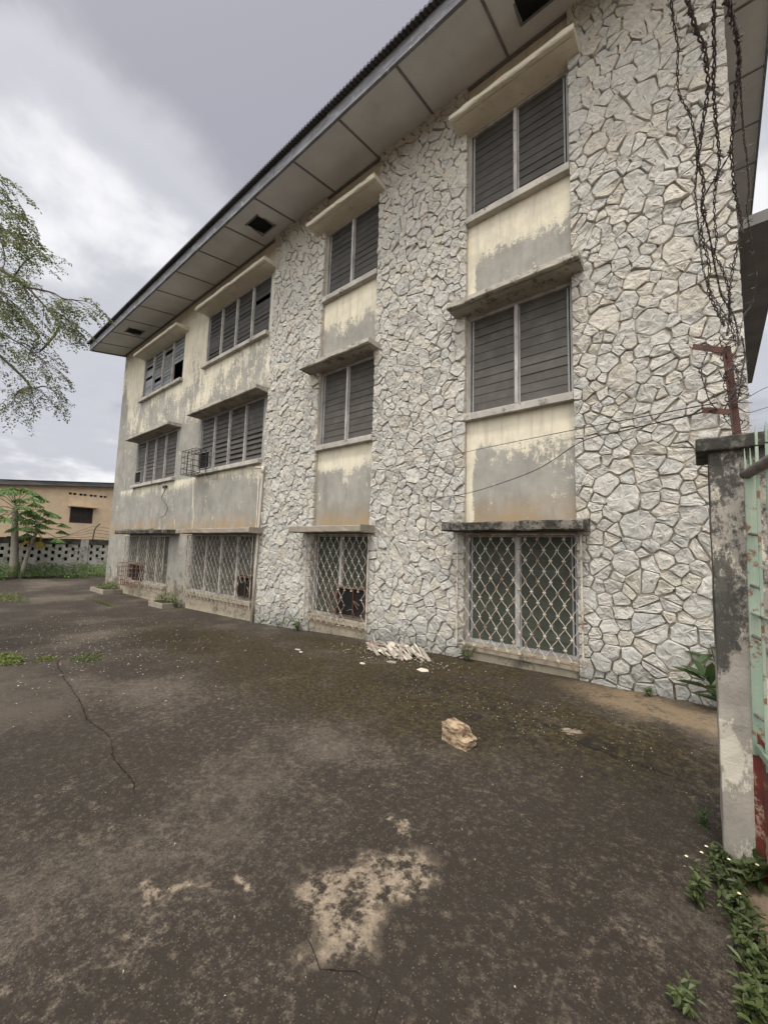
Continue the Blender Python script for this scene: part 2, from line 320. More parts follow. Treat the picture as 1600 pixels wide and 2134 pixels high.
def mk_rock():
    m=NT('field_rock'); n=m.noise(9,9,.78,st=(1,1.6,3.5)); c=m.ramp(n,[(.30,(.05,.03,.02)),(.44,(.12,.078,.05)),(.55,(.36,.28,.185)),(.64,(.42,.335,.225)),(.75,(.15,.095,.06))])
    m.bump(m.noise(30,8,.7,st=(1,1.5,3)),.7,.015); M['rock']=m.fin(c,.9,.2)
mk_rock()
simple('grille_dull',(.43,.395,.335),(.32,.29,.245),20,.7,.3,.2,90,c3=(.16,.10,.065),s3=5,t3=(.5,.62))
simple('end_slab',(.22,.22,.225),(.17,.17,.175),2,.9,.15,.1,30)
SKYV=.88; EXPO=.45
WIRES=[
[(-0.0, -3.696, 3.414), (0.003, -3.647, 3.414), (0.007, -3.597, 3.412), (0.015, -3.527, 3.405), (0.01, -3.468, 3.394), (0.012, -3.378, 3.37), (0.043, -3.289, 3.348), (0.053, -3.237, 3.33), (0.063, -3.167, 3.302), (0.066, -3.114, 3.276), (0.06, -3.053, 3.237), (0.055, -3.007, 3.205), (0.06, -2.935, 3.158), (0.064, -2.872, 3.113), (0.072, -2.771, 3.035), (0.078, -2.714, 2.989), (0.093, -2.65, 2.941), (0.116, -2.587, 2.899), (0.145, -2.52, 2.856), (0.168, -2.495, 2.805), (0.181, -2.475, 2.728)] ,
[(0.043, -3.664, 3.44), (0.059, -3.587, 3.416), (0.075, -3.519, 3.412), (0.09, -3.476, 3.409), (0.099, -3.397, 3.397), (0.104, -3.33, 3.38), (0.099, -3.285, 3.365), (0.088, -3.229, 3.34), (0.076, -3.157, 3.302), (0.066, -3.106, 3.271), (0.081, -3.053, 3.248), (0.087, -2.998, 3.217), (0.081, -2.952, 3.183), (0.089, -2.895, 3.146), (0.073, -2.856, 3.107), (0.09, -2.774, 3.051), (0.104, -2.693, 2.99), (0.096, -2.629, 2.924), (0.125, -2.536, 2.855), (0.162, -2.494, 2.753)] ,
[(0.118, -3.603, 3.434), (0.118, -3.508, 3.416), (0.122, -3.411, 3.404), (0.12, -3.333, 3.385), (0.124, -3.257, 3.363), (0.131, -3.178, 3.334), (0.14, -3.089, 3.296), (0.142, -3.029, 3.264), (0.129, -2.965, 3.218), (0.125, -2.9, 3.172), (0.128, -2.829, 3.122), (0.134, -2.774, 3.081), (0.124, -2.73, 3.037), (0.146, -2.677, 3.008), (0.166, -2.618, 2.968), (0.182, -2.544, 2.91), (0.185, -2.485, 2.831), (0.17, -2.481, 2.701)] ,
[(0.15, -3.578, 3.435), (0.172, -3.489, 3.419), (0.185, -3.431, 3.416), (0.197, -3.335, 3.403), (0.193, -3.283, 3.39), (0.191, -3.211, 3.368), (0.187, -3.134, 3.336), (0.183, -3.055, 3.297), (0.191, -2.982, 3.261), (0.198, -2.909, 3.22), (0.214, -2.829, 3.175), (0.229, -2.749, 3.125), (0.213, -2.676, 3.055), (0.195, -2.603, 2.978), (0.186, -2.523, 2.893), (0.192, -2.47, 2.754), (0.209, -2.444, 2.651)] ,
[(0.159, -3.57, 3.436), (0.18, -3.459, 3.418), (0.198, -3.318, 3.4), (0.212, -3.179, 3.363), (0.226, -3.053, 3.315), (0.239, -2.977, 3.282), (0.252, -2.85, 3.211), (0.245, -2.804, 3.176), (0.261, -2.706, 3.113), (0.275, -2.626, 3.057), (0.29, -2.545, 2.997), (0.293, -2.472, 2.931), (0.272, -2.419, 2.86), (0.246, -2.435, 2.82), (0.221, -2.441, 2.703)] ,
[(0.194, -3.054, 3.302), (0.146, -3.01, 3.255), (0.102, -2.977, 3.212), (0.075, -2.94, 3.17), (0.092, -2.875, 3.134), (0.109, -2.793, 3.08), (0.12, -2.715, 3.022), (0.136, -2.632, 2.959), (0.156, -2.547, 2.892), (0.204, -2.466, 2.806), (0.219, -2.436, 2.651)] ,
[(0.086, -2.539, 2.621), (0.058, -2.551, 2.542), (0.054, -2.547, 2.478), (0.068, -2.528, 2.414), (0.081, -2.509, 2.349), (0.114, -2.477, 2.299)] ,
[(0.231, -2.432, 2.704), (0.241, -2.412, 2.6), (0.223, -2.414, 2.496), (0.209, -2.412, 2.393), (0.186, -2.421, 2.314)] ,
]
BR=[
[(-7.017, -4.825, 5.082), (-6.832, -4.656, 4.912), (-6.613, -4.46, 4.749), (-6.465, -4.325, 4.614), (-6.346, -4.211, 4.453), (-6.265, -4.13, 4.328), (-6.111, -3.978, 4.096)] ,
[(-7.541, -4.821, 6.156), (-7.39, -4.684, 6.029), (-7.321, -4.583, 5.654), (-7.262, -4.493, 5.305), (-7.311, -4.508, 5.104)] ,
[(-6.356, -4.835, 4.911), (-6.224, -4.733, 4.943), (-6.094, -4.639, 5.02), (-5.882, -4.448, 4.85)] ,
[(-7.05, -4.774, 4.538), (-6.861, -4.613, 4.459), (-6.699, -4.478, 4.416), (-6.493, -4.282, 4.166), (-6.398, -4.189, 4.029), (-6.33, -4.12, 3.903)] ,
[(-7.662, -4.684, 4.196), (-7.46, -4.503, 4.044), (-7.132, -4.193, 3.658), (-7.028, -4.091, 3.503), (-6.892, -3.985, 3.528), (-6.669, -3.788, 3.376)] ,
[(-5.896, -4.402, 4.34), (-5.671, -4.215, 4.286), (-5.56, -4.118, 4.218), (-5.351, -3.948, 4.197)] ,
[(-6.954, -4.876, 6.095), (-6.811, -4.757, 6.057), (-6.675, -4.639, 5.982)] ,
[(-7.62, -4.603, 3.765), (-7.469, -4.467, 3.645), (-7.321, -4.324, 3.445), (-7.24, -4.236, 3.256)] ,
[(-6.383, -4.744, 3.904), (-6.254, -4.635, 3.853), (-5.999, -4.41, 3.695), (-5.788, -4.218, 3.508), (-5.739, -4.167, 3.398)] ,
[(-6.837, -4.722, 5.69), (-6.738, -4.651, 5.755), (-6.601, -4.519, 5.576), (-6.483, -4.417, 5.519)] ,
[(-7.166, -4.398, 5.021), (-7.039, -4.323, 5.237), (-6.92, -4.24, 5.34)] ,
[(-5.704, -4.226, 4.075), (-5.588, -4.127, 4.029), (-5.483, -4.031, 3.933)] ,
[(-6.519, -4.172, 3.358), (-6.651, -4.272, 3.31), (-6.693, -4.294, 3.217)] ,
[(-6.875, -3.988, 3.522), (-6.887, -3.977, 3.357), (-6.902, -3.973, 3.224)] ,
[(-6.352, -4.796, 4.455), (-6.181, -4.647, 4.35), (-6.057, -4.527, 4.188), (-5.93, -4.413, 4.081)] ,
[(-6.796, -4.627, 5.356), (-6.656, -4.514, 5.342), (-6.488, -4.376, 5.317)] ,
]
# ------------------------------------------------------------------ camera, world, sun
cam=bpy.data.cameras.new('camera'); co=bpy.data.objects.new('camera',cam); C.objects.link(co); sc.camera=co
cam.sensor_fit='HORIZONTAL'; cam.sensor_width=36; cam.lens=36*815/1600; cam.clip_start=.05; cam.clip_end=2000
Rv=Vector((0.78159476,0.6231978,0.02709491)); Uv=Vector((0.038051,-0.09098762,0.9951248)); Fv=Vector((-0.62262489,0.77675334,0.09482874))
co.matrix_world=Matrix(((Rv.x,Uv.x,-Fv.x,0),(Rv.y,Uv.y,-Fv.y,-5.2),(Rv.z,Uv.z,-Fv.z,1.5),(0,0,0,1)))
w=bpy.data.worlds.new('World'); sc.world=w; w.use_nodes=True; t=w.node_tree; t.nodes.clear()
SUN_EL=math.radians(63); SUN_AZ=math.radians(12)   # azimuth from -Y towards +X
sd=Vector((math.sin(SUN_AZ)*math.cos(SUN_EL),-math.cos(SUN_AZ)*math.cos(SUN_EL),math.sin(SUN_EL)))
def wn(ty,**k):
    n=t.nodes.new(ty)
    for a,b in k.items(): setattr(n,a,b)
    return n
def L(a,b): t.links.new(a,b)
def wm(op,a,b=0.):
    n=wn('ShaderNodeMath',operation=op)
    for i,v in enumerate((a,b)):
        if hasattr(v,'is_output'): L(v,n.inputs[i])
        else: n.inputs[i].default_value=v
    return n.outputs[0]
def wss(x,a,b,c=0.,d=1.):
    n=wn('ShaderNodeMapRange',interpolation_type='SMOOTHSTEP'); L(x,n.inputs[0])
    for i,v in enumerate((a,b,c,d)): n.inputs[i+1].default_value=v
    return n.outputs[0]
def wmix(f,a,b):
    n=wn('ShaderNodeMix',data_type='RGBA')
    for i,v in ((0,f),(6,a),(7,b)):
        if hasattr(v,'is_output'): L(v,n.inputs[i])
        else: n.inputs[i].default_value=v if i==0 else (*v,1)
    return n.outputs[2]
sky=wn('ShaderNodeTexSky',sky_type='NISHITA'); sky.sun_disc=False; sky.sun_elevation=SUN_EL; sky.sun_rotation=math.atan2(sd.x,sd.y)
sky.air_density=.35; sky.dust_density=8; sky.ozone_density=0
b1=wn('ShaderNodeBackground'); L(sky.outputs[0],b1.inputs[0]); b1.inputs[1].default_value=.05
tc=wn('ShaderNodeTexCoord'); D=tc.outputs['Generated']
sp=wn('ShaderNodeSeparateXYZ'); L(D,sp.inputs[0]); dz=sp.outputs[2]
den=wm('ADD',wm('MAXIMUM',dz,0.),.22)
cv=wn('ShaderNodeCombineXYZ'); L(wm('DIVIDE',sp.outputs[0],den),cv.inputs[0]); L(wm('DIVIDE',sp.outputs[1],den),cv.inputs[1])
def wnoise(s,d,off,r=.55,dist=0.):
    mp=wn('ShaderNodeMapping'); L(cv.outputs[0],mp.inputs[0]); mp.inputs['Location'].default_value=off
    n=wn('ShaderNodeTexNoise'); L(mp.outputs[0],n.inputs['Vector']); n.inputs['Scale'].default_value=s; n.inputs['Detail'].default_value=d; n.inputs['Roughness'].default_value=r; n.inputs['Distortion'].default_value=dist
    return n.outputs['Fac']
def wdot(v):
    n=wn('ShaderNodeVectorMath',operation='DOT_PRODUCT'); L(D,n.inputs[0]); n.inputs[1].default_value=Vector(v).normalized(); return n.outputs['Value']
n1=wnoise(.85,5,(2.3,.7,0),.5,.25); n2=wnoise(2.3,6,(5.1,1.7,0),.55,.1)
n3=wnoise(5.5,6,(1.1,3.7,0),.6,.3)
cl=wm('ADD',wm('ADD',wm('MULTIPLY',n1,.53),wm('MULTIPLY',n2,.36)),wm('MULTIPLY',n3,.13))
def pxdir(px,py): return Fv+Rv*((px-800)/815)-Uv*((py-1067)/815)
brk=wm('MAXIMUM',wm('MULTIPLY',wss(wdot(pxdir(255,470)),.955,.999),1.),wm('MULTIPLY',wss(wdot(pxdir(60,900)),.93,.995),.35))
brk=wm('MAXIMUM',brk,wss(wdot(pxdir(1640,330)),.92,.985))
hor=wss(dz,.30,.02)
v=wm('ADD',wm('ADD',cl,wm('MULTIPLY',brk,.15)),wm('MULTIPLY',hor,.13))
v=wm('SUBTRACT',v,wm('MULTIPLY',wss(dz,.45,.85),.10))
col=wmix(wss(v,.40,.73),(.275,.273,.305),(.74,.735,.735))
col=wmix(wm('MULTIPLY',wss(v,.48,.60),wm('SUBTRACT',1.,wss(v,.60,.72))),col,(.44,.445,.47))
back=wss(wdot((.25,-.75,.62)),.25,.85)
col=wmix(wm('MULTIPLY',back,.85),col,(.57,.557,.525))
b2=wn('ShaderNodeBackground'); L(col,b2.inputs[0])
L(wm('ADD',wm('MULTIPLY',back,1.85),SKYV),b2.inputs[1])
ad=wn('ShaderNodeAddShader'); L(b1.outputs[0],ad.inputs[0]); L(b2.outputs[0],ad.inputs[1])
ow=wn('ShaderNodeOutputWorld'); L(ad.outputs[0],ow.inputs[0])
sl=bpy.data.lights.new('sun','SUN'); sl.energy=1.5; sl.angle=math.radians(10); sl.color=(1,.955,.885)
so=bpy.data.objects.new('sun',sl); C.objects.link(so); so.rotation_euler=sd.to_track_quat('Z','Y').to_euler()
sc.view_settings.view_transform='Standard'; sc.view_settings.look='None'; sc.view_settings.exposure=EXPO; sc.view_settings.gamma=1
sc.cycles.max_bounces=6; sc.cycles.use_denoising=True
# ------------------------------------------------------------------ ground
GP=[(-40,-.30),(-12,-.26),(-7.6,-.18),(-4.4,-.03),(-1,.05),(.5,.07),(40,.08)]
def gz(x,y=0): return interp(GP,x)
def ground():
    xs=[-220,-120,-70,-45]+[-36+i*1. for i in range(36)]+[.5,1,2,4,8,15,40,120,220]
    ys=[-220,-100,-50,-25,-15,-10,-8,-6,-5,-4,-3,-2,-1,0,1,2,4,8,15,25,50,100,220]
    m=MB(); m.add([(x,y,gz(x)) for y in ys for x in xs],[(j*len(xs)+i,j*len(xs)+i+1,(j+1)*len(xs)+i+1,(j+1)*len(xs)+i) for j in range(len(ys)-1) for i in range(len(xs)-1)])
    return tag(m.build('ground',M['ground'],smooth=True),kind='structure')
ground()
def crack(pts,w0,seed,name='ground_crack'):
    r=R(seed); P=[]
    for a,b in zip(pts,pts[1:]):
        n=max(2,int((Vector(b)-Vector(a)).length/.035))
        for i in range(n): t_=i/n; q_=len(P)*.045; P.append((lerp(a[0],b[0],t_)+.05*mnoise.noise((q_*1.3,seed,1))+r.gauss(0,.003),lerp(a[1],b[1],t_)+.05*mnoise.noise((q_*1.3,seed,7))+r.gauss(0,.003)))
    P.append(pts[-1]); m=MB(); vs=[];N=len(P)
    for i,p in enumerate(P):
        q=P[min(i+1,N-1)];o=P[max(i-1,0)];d=Vector((q[0]-o[0],q[1]-o[1])); d=d.normalized() if d.length else Vector((1,0))
        ww=w0*r.uniform(.25,1)*min(1,(N-1-i)/6+.1,i/6+.1)
        vs+=[(p[0]-d.y*ww,p[1]+d.x*ww,gz(p[0])+.004),(p[0]+d.y*ww,p[1]-d.x*ww,gz(p[0])+.004)]
    m.add(vs,[(2*i,2*i+1,2*i+3,2*i+2) for i in range(N-1)])
    tag(m.build(name,M['crack_dark']),kind='structure')
crack([(-7.1,-3.55),(-6.4,-3.75),(-4.9,-3.9),(-4.17,-4.02),(-3.5,-4.03)],.0055,1)
crack([(-3.55,-4.02),(-3.22,-4.10),(-2.85,-4.12),(-2.6,-4.21)],.006,2)
crack([(-1.32,-4.07),(-1.16,-4.10),(-1.07,-4.13),(-.97,-4.06),(-.90,-4.05)],.003,3)
crack([(-.92,-4.05),(-.86,-4.07),(-.83,-4.11),(-.79,-4.2)],.0035,4)
crack([(.06,-3.0),(.05,-3.15),(.10,-3.25),(.13,-3.4),(.2,-3.6)],.010,5)
crack([(-7.1,-3.6),(-6.5,-2.8),(-5.5,-2.0),(-4.9,-1.6)],.005,6)
crack([(-1.2,-1.55),(-.8,-1.75),(-.35,-1.85),(0,-1.9)],.006,7)
# ------------------------------------------------------------------ main building
bld=empty('apartment_building',(-8.6,0,0),'three storey derelict block with pale cut stone panels and peeling cream plaster','building')
XL,XR=-17.7,.45; YB=12.
cols={'A':(-15.6,-12.4,4),'B':(-10.95,-7.85,4),'C':(-5.9,-4.42,2),'D':(-2.62,-1.13,2)}
rows={1:(.24,1.76),2:(3.52,5.05),3:(6.66,8.16)}
m=MB(); D0=.22
zb=sorted({-.6,9.02}|{v for r in rows.values() for v in r}); xb=sorted({XL,XR}|{v for c in cols.values() for v in c[:2]})
for i in range(len(xb)-1):
    inc=any(abs(xb[i]-c[0])<1e-6 for c in cols.values())
    if not inc: m.box(xb[i],xb[i+1],0,D0,-.6,9.02); continue
    for j in range(len(zb)-1):
        if any(abs(zb[j]-r[0])<1e-6 for r in rows.values()): continue
        m.box(xb[i],xb[i+1],0,D0,zb[j],zb[j+1])
m.box(XL,XL+D0,D0+.001,YB,-.6,9.0); m.box(XR-D0,XR,D0+.001,YB,-.6,9.0); m.box(XL,XR,YB+.001,YB+D0,-.6,9.0)
m.build('wall',M['plaster'],bld)
m=MB()
for z in (.1,3.2,6.35): m.box(XL+.3,XR-.3,.6,.64,z+.1,z+2.2)
m.build('dark_interior_sheet',M['dark_void'],bld)  # near-black sheets behind the windows, standing in for the unlit rooms
# plinth strip under ground windows
for c in cols.values():
    m=MB(); m.box(c[0]-.05 if c[2]==4 else c[0]+.002,c[1]+.05 if c[2]==4 else c[1]-.002,-.05,-.002,-.55,.135)
    m.build('plinth',M['plinth'],bld,bevel=.01)
# --- stone cladding : irregular split stones, each a chipped prism on a mortar bed
def clip(poly,nx,nz,d):
    out=[]
    for i,p in enumerate(poly):
        q=poly[(i+1)%len(poly)]; a=p[0]*nx+p[1]*nz-d; b=q[0]*nx+q[1]*nz-d
        if a<=0: out.append(p)
        if (a<0<b) or (b<0<a):
            t_=a/(a-b); out.append((p[0]+(q[0]-p[0])*t_,p[1]+(q[1]-p[1])*t_))
    return out
BED=-.045
def split_stone(m,r,poly,x0,x1,seed):
    # chamfer corners, subdivide, roughen
    P=[]
    for i,p in enumerate(poly):
        q=poly[(i+1)%len(poly)]; o=poly[i-1]
        cr=r.uniform(.03,.20)
        P.append((lerp(p[0],o[0],cr),lerp(p[1],o[1],cr))); P.append((lerp(p[0],q[0],r.uniform(.03,.20)),lerp(p[1],q[1],cr)))
    Q=[]
    for i,p in enumerate(P):
        q=P[(i+1)%len(P)]; n=max(1,int(math.hypot(q[0]-p[0],q[1]-p[1])/.05))
        for k in range(n): Q.append((lerp(p[0],q[0],k/n),lerp(p[1],q[1],k/n)))
    cx=sum(p[0] for p in Q)/len(Q); cz=sum(p[1] for p in Q)/len(Q)
    h=r.uniform(.030,.055); tx=r.gauss(0,.08); tz=r.gauss(.05,.10); n=len(Q); vs=[]
    ang=[r.gauss(0,.006) for _ in Q]
    def hh(px,pz): return h+tx*(px-cx)+tz*(pz-cz)+.014*mnoise.noise((px*13+seed,pz*13,h*50))+.007*mnoise.noise((px*31,pz*31,h*90))
    for sc_,kind in ((1.0,0),(.99,1),(.925,2),(.62,3),(.3,3)):
        for (px,pz),j in zip(Q,ang):
            d=math.hypot(px-cx,pz-cz)+1e-6; f=sc_+(j/d if kind<2 else (r.gauss(0,.012)))
            qx=min(x1,max(x0,cx+(px-cx)*f)); qz=cz+(pz-cz)*f
            if kind==0: y=BED+.004
            elif kind==1: y=BED-max(.010,.70*hh(qx,qz))
            else: y=BED-max(.014,hh(qx,qz)+(r.gauss(0,.0035)))
            vs.append((qx,y,qz))
    vs.append((cx,BED-max(.015,hh(cx,cz)),cz))
    fs=[]
    for k in range(4):
        for i in range(n): fs.append((k*n+i,k*n+(i+1)%n,(k+1)*n+(i+1)%n,(k+1)*n+i))
    for i in range(n): fs.append((4*n+i,4*n+(i+1)%n,5*n))
    m.add(vs,fs,0)

def cladding(x0,x1,z0,z1,seed):
    r=R(seed); pts=[]
    for _ in range(34000):
        x=r.uniform(x0,x1);z=r.uniform(z0,z1); rr=r.choice((.062,.080,.095,.115,.135,.16))*(1.0 if z>1.6 else 1.06)
        if all((x-p[0])**2+((z-p[1])*1.18)**2>(.86*(rr+p[2]))**2 for p in pts if abs(z-p[1])<.32): pts.append((x,z,rr))
    m=MB()
    m.box(x0+.006,x1-.006,BED,-.001,z0,z1,1)
    for x,z,rr in pts:
        poly=[(x0,z0),(x1,z0),(x1,z1),(x0,z1)]
        for a,b,r2 in pts:
            if (a,b)==(x,z) or abs(a-x)>.6 or abs(b-z)>.6: continue
            dx,dz=a-x,b-z; d=math.hypot(dx,dz)
            if d>.62: continue
            nx,nz=dx/d,dz/d; s=d*.5+(rr*rr-r2*r2)/(2*d)-r.choice((.002,.003,.005,.007,.011))
            poly=clip(poly,nx,nz,nx*x+nz*z+s)
            if len(poly)<3: break
        if len(poly)<3: continue
        polys=[poly]
        xs_=[p[0] for p in poly]; zs_=[p[1] for p in poly]
        if rr>.10 and r.random()<(.62 if rr>.14 else .35):
            a_=r.uniform(0,PI); nx,nz=math.cos(a_),math.sin(a_); mx=sum(xs_)/len(xs_)+r.gauss(0,.02); mz=sum(zs_)/len(zs_)+r.gauss(0,.02); g_=r.uniform(.004,.010)
            polys=[clip(poly,nx,nz,nx*mx+nz*mz-g_),clip(poly,-nx,-nz,-(nx*mx+nz*mz)-g_)]
        for poly in polys:
            if len(poly)<3: continue
            split_stone(m,r,poly,x0,x1,seed)
    return m.build('stone_cladding',[M['stone'],M['mortar']],bld)
cladding(-7.66,-5.9,-.4,8.97,11); cladding(-4.42,-2.62,-.3,8.97,12); cladding(-1.13,.45,-.2,8.97,13)
# --- windows
rw=R(5)
def window(cn,rn):
    x0,x1,n=cols[cn]; z0,z1=rows[rn]
    fr=MB(); y0=.005; y1=.075; fw=.045
    fr.box(x0+.002,x0+fw,y0,y1,z0+.002,z1-.002,0); fr.box(x1-fw,x1-.002,y0,y1,z0+.002,z1-.002,0)
    fr.box(x0+fw,x1-fw,y0+.003,y1-.003,z1-.05,z1-.002,0); fr.box(x0+fw,x1-fw,y0+.003,y1-.003,z0+.002,z0+.045,0)
    bw=(x1-x0-2*fw)/n
    for i in range(1,n):
        xm=x0+fw+bw*i; wd=.022 if rn>1 else .03
        fr.box(xm-wd,xm+wd,y0-.012,y1-.006,z0+.045,z1-.05,1)
    wn_=fr.build('window',[M['window_timber'],M['mullion_timber']],bld)
    mat=M['louvre_upper'] if rn==3 else M['louvre_mid'] if rn==2 else (M['louvre_low'] if cn in 'CD' else M['louvre_low_pale'])
    if rn==3 and cn in 'A': mat=M['louvre_pale']
    nb=11; zz0=z0+.05; zz1=z1-.055; ph=(zz1-zz0)/nb
    for i in range(n):
        a=x0+fw+bw*i+.03; b=x0+fw+bw*(i+1)-.03; lv=MB()
        lv.box(a-.008,a+.012,.03,.062,zz0,zz1,1); lv.box(b-.012,b+.008,.03,.062,zz0,zz1,1)
        skip=range(-1)
        if (cn,rn,i) in (('A',1,0),('B',1,3),('C',1,1)): skip=range(0,4 if cn!='C' else 4)
        if (cn,rn,i)==('B',2,0): skip=range(0,4)
        if (cn,rn,i)==('A',2,0): skip=range(0,3)
        base=.07 if cn in 'CD' else (.11 if rn>1 else .08)
        for k in range(nb):
            if k in skip: continue
            if cn=='A' and rn==3 and (rw.random()<.12 or (k<3 and i==3)): continue
            if cn=='B' and rn==3 and rw.random()<.05: continue
            ang=base+rw.gauss(0,.022 if cn in 'CD' else .07); zc=zz0+ph*(k+.5); hh=ph*.56
            if cn=='B' and rn==2 and k<6: ang+=.18
            dy=math.sin(ang)*hh; dz_=math.cos(ang)*hh
            # lower edge leans outwards (towards -y)
            lv.obox((( a+b)/2,.046,zc),(1,0,0),(0,math.cos(ang),-math.sin(ang)*-1),(0,math.sin(ang),math.cos(ang)),(b-a)/2-.012,.0028,hh,0)
        lv.build('louvre_panel',[mat,M['window_timber']],wn_)
    s=MB()
    if rn>1: s.box(x0-.07 if cn in 'AB' else x0+.002,x1+.05 if cn=='A' else x1-.002,-.11,.004,z0-.105,z0-.001)
    else: s.box(x0-.05 if cn in 'AB' else x0+.002,x1+.05 if cn=='A' else x1-.002,-.10,.004,z0-.10,z0-.001)
    s.build('sill',M['sill'] if rn>1 else M['plinth'],wn_,bevel=.008)
    return wn_
for rn in (3,2,1):
    for cn in 'ABCD': window(cn,rn)
CAN={'A':(-15.62,-12.2),'B':(-10.98,-7.64),'C':(-6.14,-4.29),'D':(-2.77,-.98)}
for rn,zb_ in ((3,8.165),(2,5.055),(1,1.775)):
    for cn,(a,b) in CAN.items():
        s=MB(); yf=-.40 if rn>1 else -.46; th=.095 if rn>1 else .115
        r=R(hash((rn,ord(cn)))%999)
        if cn=='A' and rn==1: b=-11.75
        if cn=='B' and rn==1: b=-7.50
        # slab with slight fall, drip groove and worn front edge
        N=14; prof=[(-.001,zb_+th+.012),(yf+.02,zb_+th),(yf,zb_+th-.015),(yf-.004,zb_+.012),(yf+.012,zb_),(yf+.06,zb_),(yf+.062,zb_+.012),(yf+.08,zb_+.012),(yf+.082,zb_),(-.001,zb_)]
        vs=[]
        for i in range(N+1):
            x=lerp(a,b,i/N)
            for (y,z) in prof: vs.append((x,y+(r.gauss(0,.004) if y<yf+.03 else 0),z+r.gauss(0,.0025)))
        k=len(prof); fs=[(i*k+j,i*k+(j+1)%k,(i+1)*k+(j+1)%k,(i+1)*k+j) for i in range(N) for j in range(k)]
        fs+=[tuple(range(k-1,-1,-1)),tuple(N*k+j for j in range(k))]
        s.add(vs,fs)
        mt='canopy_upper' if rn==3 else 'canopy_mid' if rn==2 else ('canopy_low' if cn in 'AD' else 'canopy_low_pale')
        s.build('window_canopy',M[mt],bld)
        if cn=='A' and rn==1:
            for i in range(16):
                rb=MB(); c=(r.uniform(-15.2,-13.1),r.uniform(-.3,-.08),zb_+th+.03); rb.obox(c,(math.cos(i),math.sin(i),.1),(-math.sin(i),math.cos(i),0),(0,0,1),r.uniform(.05,.16),r.uniform(.03,.07),r.uniform(.012,.035))
                tag(rb.build('debris_chunk',M['canopy_low_pale']),'crumbled chunk lying on top of the leftmost ground floor canopy','rubble','crumbled chunks on the leftmost low canopy')
# --- roof
RK=.205; RX=lambda y: lerp(.95,1.5,(y+1.2)/10.2); RL=XL-.04; RIDGE=9.
def rz(y): return 8.98+RK*y
m=MB(); P_=.076; n=int((1.5-RL)/P_*6); ys=[-1.30,RIDGE]
vs=[]
for j,y in enumerate(ys):
    for i in range(n+1):
        u=i/n; x=lerp(RL-.05,RX(y)+.04,u); vs.append((x,y,rz(y)+.262+.015*math.cos(2*PI*i/6)))
for j,y in enumerate(ys):
    for i in range(n+1):
        u=i/n; x=lerp(RL-.05,RX(y)+.04,u); vs.append((x,y,rz(y)+.222+.015*math.cos(2*PI*i/6)))
q=n+1
fs=[(i,i+1,q+i+1,q+i) for i in range(n)]+[(2*q+i+1,2*q+i,3*q+i,3*q+i+1) for i in range(n)]+[(i+1,i,2*q+i,2*q+i+1) for i in range(n)]
m.add(vs,fs); m.box(RL,1.5,RIDGE+.01,RIDGE+9,rz(RIDGE)-.4,rz(RIDGE)+.2)
roof=m.build('roof',M['roof_sheet'],bld)
m=MB(); bounds=[RL]+[-16.4,-13.2,-9.55,-6.2,-2.7,RX(-1.2)]
for i,(a,b) in enumerate(zip(bounds,bounds[1:])):
    o=.003*(i%2); m.obox(((a+b)/2,-1.18-o,8.825),(1,0,0),(0,1,.0),(0,0,1),(b-a)/2-.002,.016,.130)
# left and right rake boards
m.bar((RL+.015,-1.16,rz(-1.16)+.09),(RL+.015,RIDGE,rz(RIDGE)+.09),.03,.27)
a=Vector((RX(-1.2),-1.16,rz(-1.16)+.09)); b=Vector((RX(RIDGE),RIDGE,rz(RIDGE)+.09)); m.bar(a,b,.03,.27)
m.build('fascia',M['fascia_timber'],roof)
# soffit boards with cover strips, sloped with the roof
m=MB(); jx=[-.74,-1.95,-3.26,-4.48,-5.68,-6.96,-8.15,-9.37,-10.6,-11.85,-13.1,-14.3,-15.55,-16.75]
def sofq(x0,x1,y0,y1,dz,mi=0):
    m.add([(x0,y0,rz(y0)+dz),(x1,y0,rz(y0)+dz),(x1,y1,rz(y1)+dz),(x0,y1,rz(y1)+dz),(x0,y0,rz(y0)+dz+.012),(x1,y0,rz(y0)+dz+.012),(x1,y1,rz(y1)+dz+.012),(x0,y1,rz(y1)+dz+.012)],[(0,1,2,3),(7,6,5,4),(0,4,5,1),(1,5,6,2),(2,6,7,3),(3,7,4,0)],mi)
edges=[RL+.03]+sorted(jx)+[XR]
for i,(a,b) in enumerate(zip(edges,edges[1:])): sofq(a+.004,b-.004,-1.16,-.004,0)
for x in jx: sofq(x-.018,x+.018,-1.155,-.03,-.012,1)
sofq(RL+.03,XR,-.07,-.006,-.022,1); sofq(RL+.03,XR,-1.162,-1.13,-.02,1)
